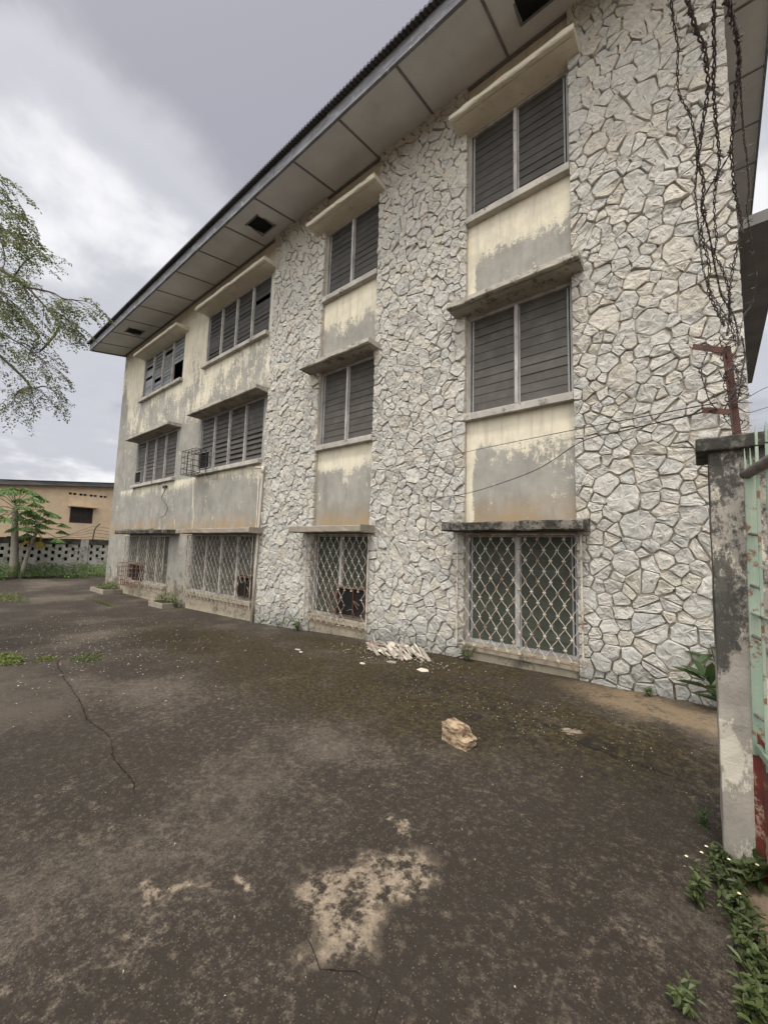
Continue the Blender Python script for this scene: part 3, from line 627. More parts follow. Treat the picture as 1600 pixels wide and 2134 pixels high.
# right hand verge soffit
m.add([(XR+.002,-1.16,rz(-1.16)),(RX(-1.16),-1.16,rz(-1.16)),(RX(RIDGE),RIDGE,rz(RIDGE)),(XR+.002,RIDGE,rz(RIDGE))],[(0,1,2,3)],0)
for y in (.2,1.6,3.0,4.4,5.8): m.add([(XR,y,rz(y)-.006),(RX(y),y,rz(y)-.006),(RX(y),y+.05,rz(y+.05)-.006),(XR,y+.05,rz(y+.05)-.006)],[(0,1,2,3)],1)
m.build('soffit',[M['soffit_board'],M['soffit_batten']],roof)
for x in (-7.57,-15.1,-1.42):
    v=MB(); y0,y1=-.80,-.36; hw=.21
    def q_(x0,x1,a,b,dz,mi): v.add([(x0,a,rz(a)+dz),(x1,a,rz(a)+dz),(x1,b,rz(b)+dz),(x0,b,rz(b)+dz)],[(0,1,2,3)],mi)
    q_(x-hw,x+hw,y0,y1,-.004,1)
    for (a,b,c,d) in ((x-hw-.03,x+hw+.03,y0-.03,y0),(x-hw-.03,x+hw+.03,y1,y1+.03),(x-hw-.03,x-hw,y0,y1),(x+hw,x+hw+.03,y0,y1)):
        v.bar((a,(c+d)/2,rz((c+d)/2)-.008),(b,(c+d)/2,rz((c+d)/2)-.008),abs(d-c) ,.016,0)
    v.build('soffit_vent',[M['soffit_batten'],M['dark_void']],roof)
# balcony slab on the end wall (seen past the corner)
m=MB(); zs=5.98; m.add([(XR+.002,1.65,zs),(1.10,1.62,zs),(1.25,8.1,zs),(XR+.002,8.1,zs),(XR+.002,1.65,zs+.16),(1.10,1.62,zs+.16),(1.25,8.1,zs+.16),(XR+.002,8.1,zs+.16)],[(0,3,2,1),(4,5,6,7),(0,1,5,4),(1,2,6,5),(2,3,7,6)])
m.build('end_wall_slab',M['end_slab'],bld)
# --- wavy bar security grilles
def grille(x0,x1,z0,z1,y,pitch,mat,bulge=False,skipbox=None):
    g=MB(); n=int(round((x1-x0)/pitch)); pitch=(x1-x0)/n; per=.262; amp=pitch*.47; r=R(int(abs(x0*10)))
    nb=max(1,int((z1-z0)/per*8))
    for i in range(n+1):
        xc=x0+i*pitch+(r.gauss(0,.0025) if 0<i<n else 0); sg=1 if i%2 else -1; pts=[]
        for k in range(nb+1):
            z=lerp(z0,z1,k/nb); xx=xc+sg*amp*math.sin(2*PI*(z-z1)/per) if 0<i<n else xc
            if skipbox and skipbox[0]<xx<skipbox[1] and skipbox[2]<z<skipbox[3]:
                if len(pts)>1: g.tube(pts,.0042,4)
                pts=[]; continue
            pts.append((xx+r.gauss(0,.0016),y+r.gauss(0,.0035),z))
        g.tube(pts,.0043 if 0<i<n else .007,4)
    # clips where neighbours touch
    nz=int((z1-z0)/(per/2))
    for i in range(1,n-1):
        sg=1 if i%2 else -1
        for k in range(0,2*nz+4):
            zc=z1-per*(k*.5+.25)
            if zc<z0+.02: break
            s=math.sin(2*PI*(zc-z1)/per)*sg
            if s>.9:
                xx=x0+(i+.5)*pitch
                if skipbox and skipbox[0]<xx<skipbox[1] and skipbox[2]<zc<skipbox[3]: continue
                g.box(xx-.018,xx+.018,y-.009,y+.009,zc-.0075,zc+.0075,1 if r.random()<.22 else 0)
    for z in (z0,z1): g.bar((x0,y,z),(x1,y,z),.014,.010,1 if z==z0 else 0)
    # returns to the wall
    for x in (x0,x1):
        g.bar((x,y,z0),(x,y,z1),.012,.020)
        for z in (z0,z1,lerp(z0,z1,.5)): g.bar((x,y,z),(x,.0,z),.010,.010)
    return g.build('security_grille',[mat,M['grille_rust']],bld)
grille(-2.69,-1.07,.21,1.74,-.14,.078,M['grille_paint'])
grille(-5.98,-4.38,.13,1.74,-.14,.080,M['grille_paint'],skipbox=(-4.9,-4.5,.2,.75))
grille(-10.95,-7.82,.08,1.73,-.14,.092,M['grille_dull'],skipbox=(-8.3,-7.95,.2,.62))
grille(-15.55,-12.4,.02,1.70,-.14,.094,M['grille_dull'],skipbox=(-15.1,-14.2,.1,.75))
# rusty bits of the broken grille at the third ground window
m=MB(); r=R(8)
for i in range(14):
    a=(r.uniform(-5.5,-4.5),-.16,r.uniform(.15,.8)); m.tube(smooth([a,(a[0]+r.uniform(-.12,.12),-.2,a[2]+r.uniform(-.1,.15)),(a[0]+r.uniform(-.25,.25),-.17,a[2]+r.uniform(-.3,.2))],4),.005,4)
m.tube([(-5.1,-.15,.86),(-4.75,-.2,.80),(-4.42,-.15,.84)],.008,4); m.build('bent_bars',M['grille_rust'],bld)
# air conditioner sleeves in the louvres
for (a,b,z0,z1) in ((-14.95,-14.2,.24,.76),(-8.5,-7.93,.3,.78),(-5.2,-4.5,.29,.80),(-10.88,-10.25,3.57,4.05),(-15.5,-14.95,3.57,3.98)):
    m=MB(); t_=.022; y0=-.05
    m.box(a,b,y0,.2,z0,z0+t_); m.box(a,b,y0,.2,z1-t_,z1); m.box(a,a+t_,y0,.2,z0+t_,z1-t_); m.box(b-t_,b,y0,.2,z0+t_,z1-t_); m.box(a+t_,b-t_,-.02,.03,z0+t_,z1-t_,1)  # last box: black panel painting the shade inside the sleeve mouth
    if z0<1: m.bar((lerp(a,b,.62),y0-.01,z0),(lerp(a,b,.62),y0-.01,z1),.012,.012)
    m.build('wall_sleeve',[M['timber_brown'] if z0<1 else M['window_timber'],M['dark_void']],bld)
def cage(x0,x1,y0,z0,z1,nx,ny,nz,mat,rad):
    m=MB(); 
    for i in range(nx+1):
        x=lerp(x0,x1,i/nx); m.tube([(x,-.01,z0),(x,y0,z0),(x,y0,z1),(x,-.01,z1)],rad,4)
    for k in range(nz+1):
        z=lerp(z0,z1,k/nz); m.tube([(x0,-.01,z),(x0,y0,z),(x1,y0,z),(x1,-.01,z)],rad,4)
    for j in range(1,ny):
        y=y0*j/ny
        for x in (x0,x1): m.bar((x,y,z0),(x,y,z1),rad*2)
        for z in (z0,z1): m.bar((x0,y,z),(x1,y,z),rad*2)
    m.build('window_cage',mat,bld)
cage(-10.95,-10.2,-.46,3.38,4.02,4,3,4,M['cage_iron'],.008)
cage(-15.35,-14.1,-.36,.08,.82,7,3,5,M['grille_rust'],.008)
# drain pipe
m=MB(); m.tube([(-7.72,-.12,-.19),(-7.66,-.13,1.2),(-7.58,-.14,3.22),(-7.57,-.14,3.27)],.030,8); m.tube([(-7.57,-.14,3.25),(-7.84,-.14,3.29),(-7.88,-.14,3.29)],.026,8)
m.tube([(-7.64,-.02,1.5),(-7.64,-.14,1.5)],.012,5); m.tube([(-7.585,-.14,3.13),(-7.575,-.14,3.30)],.037,8); m.tube([(-7.85,-.06,3.15),(-7.83,-.06,.5),(-7.83,-.03,.3)],.010,5)
m.build('drain_pipe',M['pvc'],bld,smooth=True)
# loose wire hanging under the far window
m=MB(); m.tube(smooth([(-12.9,-.06,3.30),(-12.75,-.1,3.15),(-13.0,-.08,2.9),(-12.55,-.08,2.6),(-12.7,-.08,2.35),(-13.1,-.06,2.3)],6),.008,4); m.box(-13.1,-12.85,-.05,-.001,3.22,3.30); m.build('loose_wire',M['cable_black'],bld)
# vertical crack stain strip of old render between the two plaster bays
m=MB(); m.tube(smooth([(-11.15,-.002,3.3),(-11.1,-.002,2.8),(-11.0,-.002,2.3),(-11.02,-.002,1.9)],5),.012,5); m.build('render_crack',M['canopy_upper'],bld); m=MB(); m.tube([(-11.2,-.002,5.0),(-11.18,-.002,5.6)],.010,5); m.build('render_crack',M['canopy_upper'],bld)
# ------------------------------------------------------------------ gate pillar, post, barbed wire, gate
gp=empty('gate_pillar',(.2,-2.45,0),'tall grey gate pillar streaked with black mould under a flat cap','pillar')
m=MB(); 
px0,px1,py0,py1=.045,.36,-2.60,-2.29
NZ=24; vs=[]; r=R(3)
for k in range(NZ+1):
    z=lerp(-.1,2.06,k/NZ)
    for (x,y) in ((px0,py0),(lerp(px0,px1,.35),py0),(lerp(px0,px1,.7),py0),(px1,py0),(px1,py1),(px0,py1)): vs.append((x+r.gauss(0,.0016)+(z-.1)*.010 if x<.2 else x,y+r.gauss(0,.0025),z))
m.add(vs,[(k*6+i,k*6+(i+1)%6,(k+1)*6+(i+1)%6,(k+1)*6+i) for k in range(NZ) for i in range(6)]+[tuple(NZ*6+i for i in range(6))])
m.build('shaft',M['pillar'],gp,bevel=.006)
m=MB(); m.box(.012,.40,-2.645,-2.25,2.045,2.115); m.build('cap',M['pillar_cap'],gp,bevel=.008)
ip=empty('wire_post',(.17,-2.46,2.11),'rusty red angle iron post with short arms standing on the pillar cap','post')
m=MB(); a0=(.175,-2.46,2.105); a1=(.150,-2.46,2.66)
m.bar(a0,a1,.034,.006); m.bar((.192,-2.445,2.105),(.167,-2.445,2.66),.006,.034); m.build('upright',M['red_iron'],ip)
for z,l,dz in ((2.645,.135,.065),(2.30,.11,.035)):
    m=MB(); m.bar((.160,-2.475,z-.02),(.160-l,-2.475,z+dz-.02),.006,.030); m.bar((.160,-2.462,z-.006),(.160-l,-2.462,z+dz-.006),.028,.006); m.build('arm',M['red_iron'],ip)
BW_LAB=['rusted barbed strand dropping leftmost down to the pillar post','thick rusted barbed strand second from left above the pillar post','rusted barbed strand hanging straight down beside the stone corner','heavy barbed strand crossing the corner of the stone panel','thin barbed strand hanging farthest right against the grey verge','short barbed strand slanting across the others above the post','short loop of barbed wire hanging from the upper post arm','short barbed strand curling down the right side of the post']
def barbed(pts,rad,seed,label,ext=False):
    r=R(seed); P=smooth(pts,5)
    if ext: d=(P[0]-P[1]).normalized(); P=[P[0]+Vector((.0,-2.2,.35)),P[0]+Vector((0,-1.0,.22)),P[0]+d*.25]+P
    Lc=[0]
    for a,b in zip(P,P[1:]): Lc.append(Lc[-1]+(b-a).length)
    m=MB(); N=max(8,int(Lc[-1]/.018)); A=[];B=[];cen=[];j=0
    for i in range(N+1):
        s=Lc[-1]*i/N
        while j<len(P)-2 and Lc[j+1]<s: j+=1
        p=P[j].lerp(P[j+1],(s-Lc[j])/max(1e-6,Lc[j+1]-Lc[j])); d=(P[j+1]-P[j]).normalized(); u=d.orthogonal().normalized(); v=d.cross(u)
        th=s*2*PI/.075; o=(u*math.cos(th)+v*math.sin(th))*rad*.95
        A.append(p+o);B.append(p-o);cen.append((p,d,u,v))
    tp=[rad*lerp(1,.5,min(1,i/N*1.1)) if ext else rad for i in range(N+1)]; m.tube(A,tp,4); m.tube(B,tp,4)
    s=.03
    while s<Lc[-1]:
        p,d,u,v=cen[min(N,int(s/Lc[-1]*N))]
        rl=tp[min(N,int(s/Lc[-1]*N))]; m.tube([p+(u*math.cos(q)+v*math.sin(q))*rl*2.3+d*(q*.0012-.006) for q in [k*.9 for k in range(12)]],rl*.75,4)
        for _ in range(3):
            e=(u*r.gauss(0,1)+v*r.gauss(0,1)+d*r.gauss(0,.4)).normalized(); m.bar(p,p+e*r.uniform(.014,.030),max(.0022,rl*1.0))
        s+=r.uniform(.05,.10)
    return tag(m.build('barbed_wire',M['barbed_iron']),label,'barbed wire','barbed wire strands above the gate pillar')
RADS=[.0036,.0062,.0050,.0060,.0029,.0026,.0020,.0022]
for i,p in enumerate(WIRES): barbed(p,RADS[i],40+i,BW_LAB[i],i<5)
# tangle of cut ends wound round the post
m=MB(); r=R(77)
for k in range(9):
    pts=[]; ph=r.uniform(0,6.28); z=r.uniform(2.14,2.4); zt=z+r.uniform(.15,.55); n=r.randint(7,12)
    for i in range(n):
        rr=r.uniform(.018,.062); ph+=r.uniform(.7,1.7); pts.append((.185+rr*math.cos(ph),-2.46+rr*math.sin(ph),lerp(z,zt,i/(n-1))))
    P=smooth(pts,5); m.tube(P,.0022,4)
    for p in P[::4]:
        for _ in range(2):
            e=Vector((r.gauss(0,1),r.gauss(0,1),r.gauss(0,.7))).normalized(); m.bar(p,p+e*r.uniform(.012,.024),.003)
tag(m.build('barbed_wire_tangle',M['barbed_iron']),'dense tangle of barbed wire wound round the red post on the pillar','barbed wire')
def cable(pts,rad,label):
    m=MB(); m.tube(smooth(pts,8),rad,5); tag(m.build('cable',M['cable_black'],smooth=True),label,'cable','thin cables slung past the stone facade')
cable([(.114,-2.50,2.335),(-.87,-1.45,2.62),(-2.3,-.62,2.80),(-3.81,-.10,2.845)],.0035,'upper thin black cable running from the post to the stone facade')
cable([(.10,-2.50,2.30),(-.42,-1.9,2.42),(-.81,-1.30,2.54),(-1.5,-.62,2.44),(-2.65,-.16,2.311),(-3.40,-.10,2.375),(-3.8,-.09,2.78)],.0045,'lower sagging black cable looping across the plaster panel')
cable([(.19,-2.46,2.33),(.35,-1.2,2.74),(.63,.24,3.265),(1.4,4,4.6)],.003,'thin cable rising to the right behind the post')
cable([(.19,-2.46,2.31),(.35,-1.2,2.62),(.62,.26,3.055),(1.5,4,4.2)],.003,'thin level cable leaving the post to the right')
# gate leaf, swung open towards the street
gt=empty('metal_gate',(.21,-2.65,.1),'green barred metal gate with red sheet base standing open at the pillar','gate')
gx=lambda y: .205+(-2.66-y)*.15
LN=lambda z: -(1.92-z)*.021
def lean(m): m.v=[(x+LN(z),y,z) for x,y,z in m.v]
m=MB(); m.box(.188,.232,-2.690,-2.672,.62,1.90); lean(m); m.build('hinge_stile',M['gate_green'],gt,bevel=.003)
for i in range(1,12):
    y=-2.665-i*.13; m=MB(); m.bar((gx(y),y,.6),(gx(y),y,1.99+.02*(i%2)),.011,.011)
    top=2.0+.02*(i%2); m.tube([(gx(y),y,top-.002),(gx(y),y,top+.05),(gx(y),y,top+.09)],[.0055,.0065,.001],5); lean(m); m.build('spiked_bar',M['gate_green'],gt)
for i in range(2):
    m=MB(); x=.196+.020*i; m.tube([(x,-2.662,1.85),(x,-2.662,1.975),(x,-2.662,2.035)],[.0045,.0045,.001],5); m.build('spiked_bar',M['gate_green'],gt)
m=MB(); m.tube([(.195,-2.67,1.905),(.205,-2.73,1.905),(gx(-4),-4.05,1.905)],.024,10); m.build('top_rail',M['gate_rail'],gt,smooth=True)
m=MB(); m.bar((gx(-2.7),-2.70,1.25),(gx(-4),-4.05,1.25),.03,.012); m.bar((gx(-2.7),-2.70,.66),(gx(-4),-4.05,.66),.03,.03); lean(m); m.build('cross_rail',M['gate_green'],gt)
for z in (1.62,1.38,1.15,.80):
    m=MB(); m.tube([(.200,-2.688,z),(.232,-2.735,z-.012)],.007,6); lean(m); m.build('bolt',M['gate_rail'],gt)
m=MB(); 
m.add([(.188,-2.676,.10),(.215,-2.70,.10),(.215,-2.70,.70),(.188,-2.676,.76)],[(0,1,2,3)]); m.add([(.215,-2.70,.10),(.415,-4.05,.10),(.415,-4.05,.62),(.215,-2.70,.70),(.219,-2.70,.10),(.419,-4.05,.10),(.419,-4.05,.62),(.219,-2.70,.70)],[(0,1,2,3),(7,6,5,4),(0,4,5,1),(1,5,6,2),(2,6,7,3),(3,7,4,0)])
lean(m); m.build('base_sheet',M['gate_red'],gt)
# ------------------------------------------------------------------ rock, rubble
def rock():
    bm=bmesh.new(); bmesh.ops.create_cube(bm,size=1)
    bmesh.ops.subdivide_edges(bm,edges=bm.edges[:],cuts=9,use_grid_fill=True)
    for v in bm.verts:
        x,y,z=v.co
        # a split block: broad at one end, stepped at the other, flat tilted top
        w=1-.22*max(0,x+.1); hgt=1-.35*max(0,x-.18)*2
        if x>.24 and z>.08: v.co.z=.08+(z-.08)*.25
        v.co.x=x*.30; v.co.y=y*.175*w; v.co.z=v.co.z*.165*hgt
        n=mnoise.noise((x*3.2,y*3.5,z*5)); n2=mnoise.noise((x*9,y*9,z*14)); v.co+=v.co.normalized()*(.013*n+.005*n2)
        e=max(abs(x),abs(y),abs(z)); cnt=sum(abs(k)>.43 for k in (x,y,z))
        if cnt>=2: v.co*=.93
    me=bpy.data.meshes.new('rock'); bm.to_mesh(me); bm.free(); me.materials.append(M['rock'])
    o=bpy.data.objects.new('rock',me); C.objects.link(o); o.scale=(.82,.82,.86); o.location=(-1.475,-2.37,gz(-1.5)+.066); o.rotation_euler=(.05,.10,math.radians(-12))
    tag(o,'lone split block of brown and cream stone lying on the concrete yard','rock')
rock()
r=R(21); G='broken pieces in the rubble heap'
def shard(kind,x,y,z,seed,named=None):
    r=R(seed); m=MB()
    if kind=='slat':
        l=r.uniform(.08,.17); d=Vector((r.gauss(.8,.14),r.gauss(-.45,.16),r.gauss(-.25,.08))).normalized()
        u=Vector((0,0,1)).cross(d).normalized(); m.obox((x,y,z),d,u,d.cross(u),l,r.uniform(.012,.026),.005)
        mt=r.choice(['shard_grey','shard_grey','shard_white'])
    else:
        n=r.randint(4,6); s=r.uniform(.03,.09); th=.007; pts=[]
        a0=r.uniform(0,6.28); rot=Matrix.Rotation(r.gauss(0,.45),3,'X')@Matrix.Rotation(r.gauss(0,.4),3,'Y')
        ring=[Vector((s*r.uniform(.85,1.1)*math.cos(a0+2*PI*k/n),s*r.uniform(.6,.8)*math.sin(a0+2*PI*k/n),0)) for k in range(n)]
        if kind=='flat': rot=Matrix.Rotation(r.gauss(0,.06),3,'X')
        vs=[rot@(p+Vector((0,0,h)))+Vector((x,y,z)) for h in (-th/2,th/2) for p in ring]
        m.add(vs,[tuple(range(n-1,-1,-1)),tuple(range(n,2*n))]+[(k,(k+1)%n,n+(k+1)%n,n+k) for k in range(n)])
        mt='shard_red' if kind=='red' else 'shard_white' if r.random()<.7 else 'shard_grey'
    zmin=min(v[2] for v in m.v); g=gz(x)+.003
    if zmin<g or kind=='flat': m.v=[(a,b,c+g-zmin) for a,b,c in m.v]
    lab={'slat':'thin narrow slat of broken board in the heap by the stone wall','tile':'jagged pale shard of broken tile in the heap by the stone wall','red':'reddish broken shard at the left end of the rubble heap'}.get(kind)
    if kind=='flat': lab=named; 
    o=m.build('broken_shard',M[mt]); tag(o,lab,'rubble',G if kind!='flat' else 'loose shards lying on the yard')
for i in range(96):
    u=r.betavariate(1.6,1.6); x=lerp(-4.05,-2.95,u); wy=.22*math.sin(PI*min(1,max(0,u)))+.05; y=-.46-.12*(1-u)*0+r.uniform(-wy,wy*.7)
    hmax=.14*math.sin(PI*u)*(1-abs(y+.46)/.4); z=gz(x)+r.uniform(.02,max(.03,hmax))
    kind='slat' if (u>.45 and r.random()<.75) or r.random()<.25 else ('red' if u<.2 and r.random()<.6 else 'tile')
    shard(kind,x,y-.02,z,300+i)
for i,(x,y,lab) in enumerate([(-2.72,-.95,'pale chip lying alone right of the rubble heap'),(-3.5,-1.2,'pale strip lying flat in front of the rubble heap'),(-4.75,-1.25,'largest flat chip left of the rubble heap on the yard'),(-4.6,-1.32,'small chip beside the largest one left of the heap'),(-3.25,-.9,'pale chip at the front foot of the rubble heap')]): shard('flat',x,y,gz(x)+.02,500+i,lab)
# fallen petals
m=MB(); r=R(9)
def flake(x,y,s):
    a=r.uniform(0,6.28); z=gz(x)+.006; t1=r.uniform(0,.012); c,s_=math.cos(a)*s,math.sin(a)*s
    m.add([(x-c,y-s_,z),(x+s_*.5,y-c*.5,z+t1),(x+c,y+s_,z+t1*.4),(x-s_*.5,y+c*.5,z+t1)],[(0,1,2,3)])
for i in range(480): flake(-7.8+r.gauss(0,1.5),-3.0+r.gauss(0,.75),r.uniform(.007,.017))
for i in range(170): flake(r.uniform(-12,-4),r.uniform(-4.6,-.8),r.uniform(.007,.016))
for i in range(420): flake(r.gauss(-3.45,.5),r.gauss(-.62,.16),r.uniform(.004,.016))
for i in range(300):
    x=r.gauss(-1.5,.8); y=r.gauss(-1.55,.35)
    if y<-.2: flake(x,y,r.uniform(.003,.008))
for i in range(70): flake(r.uniform(-3.5,0),r.uniform(-4.9,-1.2),r.uniform(.0025,.006))
tag(m.build('fallen_petals',M['petal']),'pale fallen petals and chips scattered over the dark yard','litter',kind='stuff')
# ------------------------------------------------------------------ planters
def leafcard(m,p,d,l,wd,up=None,fold=.15,mi=0):
    d=Vector(d).normalized(); u=d.cross(up or Vector((0,0,1)))
    u=u.normalized() if u.length>1e-4 else Vector((1,0,0)); nrm=u.cross(d); p=Vector(p)
    m.add([p,p+d*l*.35+u*wd*.5+nrm*fold*wd,p+d*l*.75+u*wd*.38+nrm*fold*wd*.6-nrm*l*.04,p+d*l-nrm*l*.12,p+d*l*.75-u*wd*.38+nrm*fold*wd*.6-nrm*l*.04,p+d*l*.35-u*wd*.5+nrm*fold*wd],[(0,1,2,3),(0,3,4,5)],mi)
def bush(m,r,cx,cy,z,rx,ry,h,n,l,wd,mi=0):
    for i in range(n):
        a=r.uniform(0,6.28); q=math.sqrt(r.random()); x=cx+rx*q*math.cos(a); y=cy+ry*q*math.sin(a); zz=z+h*r.random()**.7*(1-.6*q*q)
        leafcard(m,(x,y,zz),(r.gauss(0,1),r.gauss(0,1),r.gauss(.25,.5)),l*r.uniform(.6,1.3),wd*r.uniform(.7,1.2),fold=r.uniform(-.1,.3),mi=mi)
def planter(name,x0,x1,y0,y1,h,label,plabel,seed,n):
    g=gz(x0); e=empty(name,((x0+x1)/2,(y0+y1)/2,g),label,'planter'); m=MB(); t_=.06
    m.box(x0,x1,y0,y0+t_,g-.05,g+h); m.box(x0,x0+t_,y0+t_,y1,g-.05,g+h); m.box(x1-t_,x1,y0+t_,y1,g-.05,g+h); m.build('kerb',M['canopy_low_pale'],e,bevel=.01)
    m=MB(); m.box(x0+t_,x1-t_,y0+t_,y1,g-.04,g+h*.7); m.build('soil',M['ground'],e)
    m=MB(); bush(m,R(seed),(x0+x1)/2,(y0+y1)/2+.05,g+h*.7,(x1-x0)*.5,(y1-y0)*.5,.28,n+60,.09,.035); tag(m.build('weed_clump',M['leaf_weed']),plabel,'weeds')
planter('concrete_planter',-12.15,-11.25,-.55,-.06,.14,'low concrete planter box at the foot of the plaster pier','small weeds growing inside the low concrete planter',60,130)
planter('concrete_planter',-17.1,-15.7,-.62,-.06,.14,'low broken planter at the far left corner of the block','weeds sprawling over the planter at the far corner',61,240)
# ------------------------------------------------------------------ weeds
def weed(x,y,h,n,l,seed,label,cat='weed',mat='leaf_weed',flower=0,lean=None):
    if 700<=seed<712: n=int(n*1.5); h*=1.25; l*=1.22
    r=R(seed); e=empty('weed_plant',(x,y,gz(x)),label,cat,'weeds in the yard edges'); g=gz(x); s=MB(); lf=MB()
    ns=max(3,n//9); fl=MB()
    for i in range(ns):
        a=r.uniform(0,6.28); q=r.uniform(.3,1.); top=Vector((x+math.cos(a)*h*.55*q,y+math.sin(a)*h*.55*q,g+h*r.uniform(.45,1)))
        if lean: top+=Vector(lean)*r.uniform(.3,1)
        P=smooth([(x+r.gauss(0,.01),y+r.gauss(0,.01),g),((x+top.x)/2,(y+top.y)/2,g+(top.z-g)*.62),top],4); s.tube(P,.0018+.0025*h,4)
        for k in range(n//ns+2):
            p=P[min(len(P)-1,1+int(r.random()*(len(P)-1)))]; leafcard(lf,p,(r.gauss(0,1),r.gauss(0,1),r.gauss(.2,.4)),l*r.uniform(.6,1.25),l*.40*r.uniform(.7,1.2),fold=r.uniform(0,.3))
        if flower and i<flower:
            tip=top+Vector((r.gauss(0,.02),r.gauss(0,.02),.05+.4*h)); s.tube([top,tip],.0012,3)
            for k in range(8): leafcard(fl,tip,(math.cos(k*.785),math.sin(k*.785),.4),.007,.006)
    s.build('stem',M['leaf_dark'],e); lf.build('leaf_cluster',M[mat],e)
    if flower: fl.build('flower_head',M['flower'],e)
WD=[(.02,-2.64,.07,30,.028,'small leafy weed at the left foot of the gate pillar',0),(.12,-2.68,.12,40,.075,'broad leaved weed pressed against the pillar front',0),
(.02,-2.78,.10,46,.026,'flowering weed just in front of the pillar foot',2),(.07,-2.92,.09,80,.027,'low bushy weed in the crack before the gate',1),(-.06,-2.97,.11,46,.032,'spindly weed standing out into the yard with seed heads',2),
(.07,-3.04,.10,80,.028,'green weed midway along the crack by the sandy strip',1),(.10,-3.17,.11,90,.032,'dense green weed along the crack near the bottom',0),(.12,-3.29,.12,90,.036,'broad leafy weed at the lower right of the crack',0),(.08,-3.42,.10,80,.032,'tall weed at the very bottom of the crack',0),(-.09,-3.50,.07,40,.028,'small weed alone on the concrete near the bottom edge',0),(-.02,-2.36,.08,26,.024,'dry dark sprig on the yard left of the pillar',0)]
for i,(x,y,h,n,l,lab,fl) in enumerate(WD): weed(x,y,h,n,l,700+i,lab,flower=fl,mat='leaf_dark' if i==10 else 'leaf_weed')
weed(.14,-.30,.62,26,.24,730,'dark big leaved plant growing between pillar and stone wall',mat='leaf_dark')
weed(-2.50,-.16,.22,70,.05,731,'ferny weed at the left foot of the right ground window')
weed(-.45,-.17,.10,60,.04,732,'low weeds along the foot of the right stone panel')
weed(-6.1,-.17,.30,70,.07,733,'green weed at the foot of the left stone panel')
weed(-6.7,-.16,.12,40,.05,734,'small weed beside the drain pipe foot')
def grass(x,y,rx,ry,h,n,seed,label,mat):
    m=MB(); r=R(seed)
    for _ in range(n):
        a=r.uniform(0,6.28); q=r.random()**.7; px=x+rx*q*math.cos(a); py=y+ry*q*math.sin(a); z=gz(px)
        leafcard(m,(px,py,z+h*r.random()*.5*(1-q)),(r.gauss(0,1),r.gauss(0,1),abs(r.gauss(.3,.6))),h*r.uniform(.4,1.1),h*.22*r.uniform(.6,1.3),fold=r.uniform(0,.3))
    tag(m.build('grass_patch',M[mat]),label,'grass','grass patches on the yard')
grass(-7.55,-4.05,.50,.16,.075,700,735,'yellow green grass clump at the left edge of the yard','grass_dry')
grass(-7.15,-3.72,.18,.14,.06,160,736,'small yellowish grass tuft just right of the edge clump','grass_dry')
grass(-6.75,-3.35,.34,.20,.055,380,737,'flat pale green patch growing along the slab joint','leaf_weed')
grass(-13.5,-1.3,1.5,.08,.07,260,738,'thin line of grass on the far slab joint before the block','leaf_weed')
grass(-16.2,-2.8,1.4,.35,.09,420,739,'sparse dry grass farther out on the open yard','grass_dry')
grass(-19.5,-3.4,2.2,.7,.10,700,740,'dry straw coloured grass nearest the papaya trees','grass_dry')
weed(-11.2,-.2,.22,60,.05,737,'weed growing beside the concrete planter')
# ------------------------------------------------------------------ perimeter wall of pierced blocks
WX=-25.5; pw=empty('perimeter_wall',(WX,0,-.3),'weathered pierced block boundary wall with dark mouldy coping','wall')
m=MB(); cw=.134; ch=.168; z0=.47; Y0=-13.; ncol=int(19.5/cw); nrow=5
m.box(WX-.16,WX,Y0,Y0+ncol*cw,-.5,z0-.002); m.box(WX-.19,WX-.165,Y0,Y0+ncol*cw,-.5,1.44,1)  # second box: black backing sheet, stands in for shade seen through the holes
for i in range(ncol):
    hole=[(i%4==0 and j%2==0) or (i%4==2 and j%2==1) for j in range(nrow)]
    j=0
    while j<nrow:
        if hole[j]: j+=1; continue
        k=j
        while k<nrow and not hole[k]: k+=1
        m.box(WX-.16,WX,Y0+i*cw,Y0+(i+1)*cw,z0+j*ch,z0+k*ch); j=k
m.build('pierced_blocks',[M['block_wall'],M['dark_void']],pw)
m=MB(); r=R(4); y=Y0
while y<Y0+ncol*cw:
    l=r.uniform(.35,.5); hh=r.uniform(.14,.20) if y>-2.2 else r.uniform(.08,.16); m.box(WX-.20,WX+.025+r.uniform(0,.01),y,y+l-.008,1.312,1.312+hh+.13); y+=l
m.build('coping',M['block_cap'],pw)
for yy in (-10.2,-6.4,-2.6,1.2,5.0):
    m=MB(); m.box(WX-.19,WX+.05,yy-.17,yy+.17,-.4,1.58); m.build('pier',M['block_wall'],pw,bevel=.01)
fp=MB(); fp.tube([(WX-.05,1.55,1.55),(WX-.05,1.60,2.15),(WX-.05,1.72,2.38),(WX-.05,1.82,2.46)],.035,6); tag(fp.build('fence_post',M['barbed_iron']),'bent dark iron post standing on the boundary wall coping','post')
for i,z in enumerate((1.75,1.95,2.12,2.3)):
    m=MB(); m.tube(smooth([(WX-.05,-.3+i*.15,1.62),(WX-.05,1.1,1.5+(z-1.5)*.75),(WX-.05,1.62,z),(WX-.05,2.8,z-.1),(WX-.05,4.5,z)],5),.009,4)
    tag(m.build('fence_wire',M['barbed_iron']),'thin fence wire strung from the bent post along the boundary wall','wire','wires on the bent fence post')
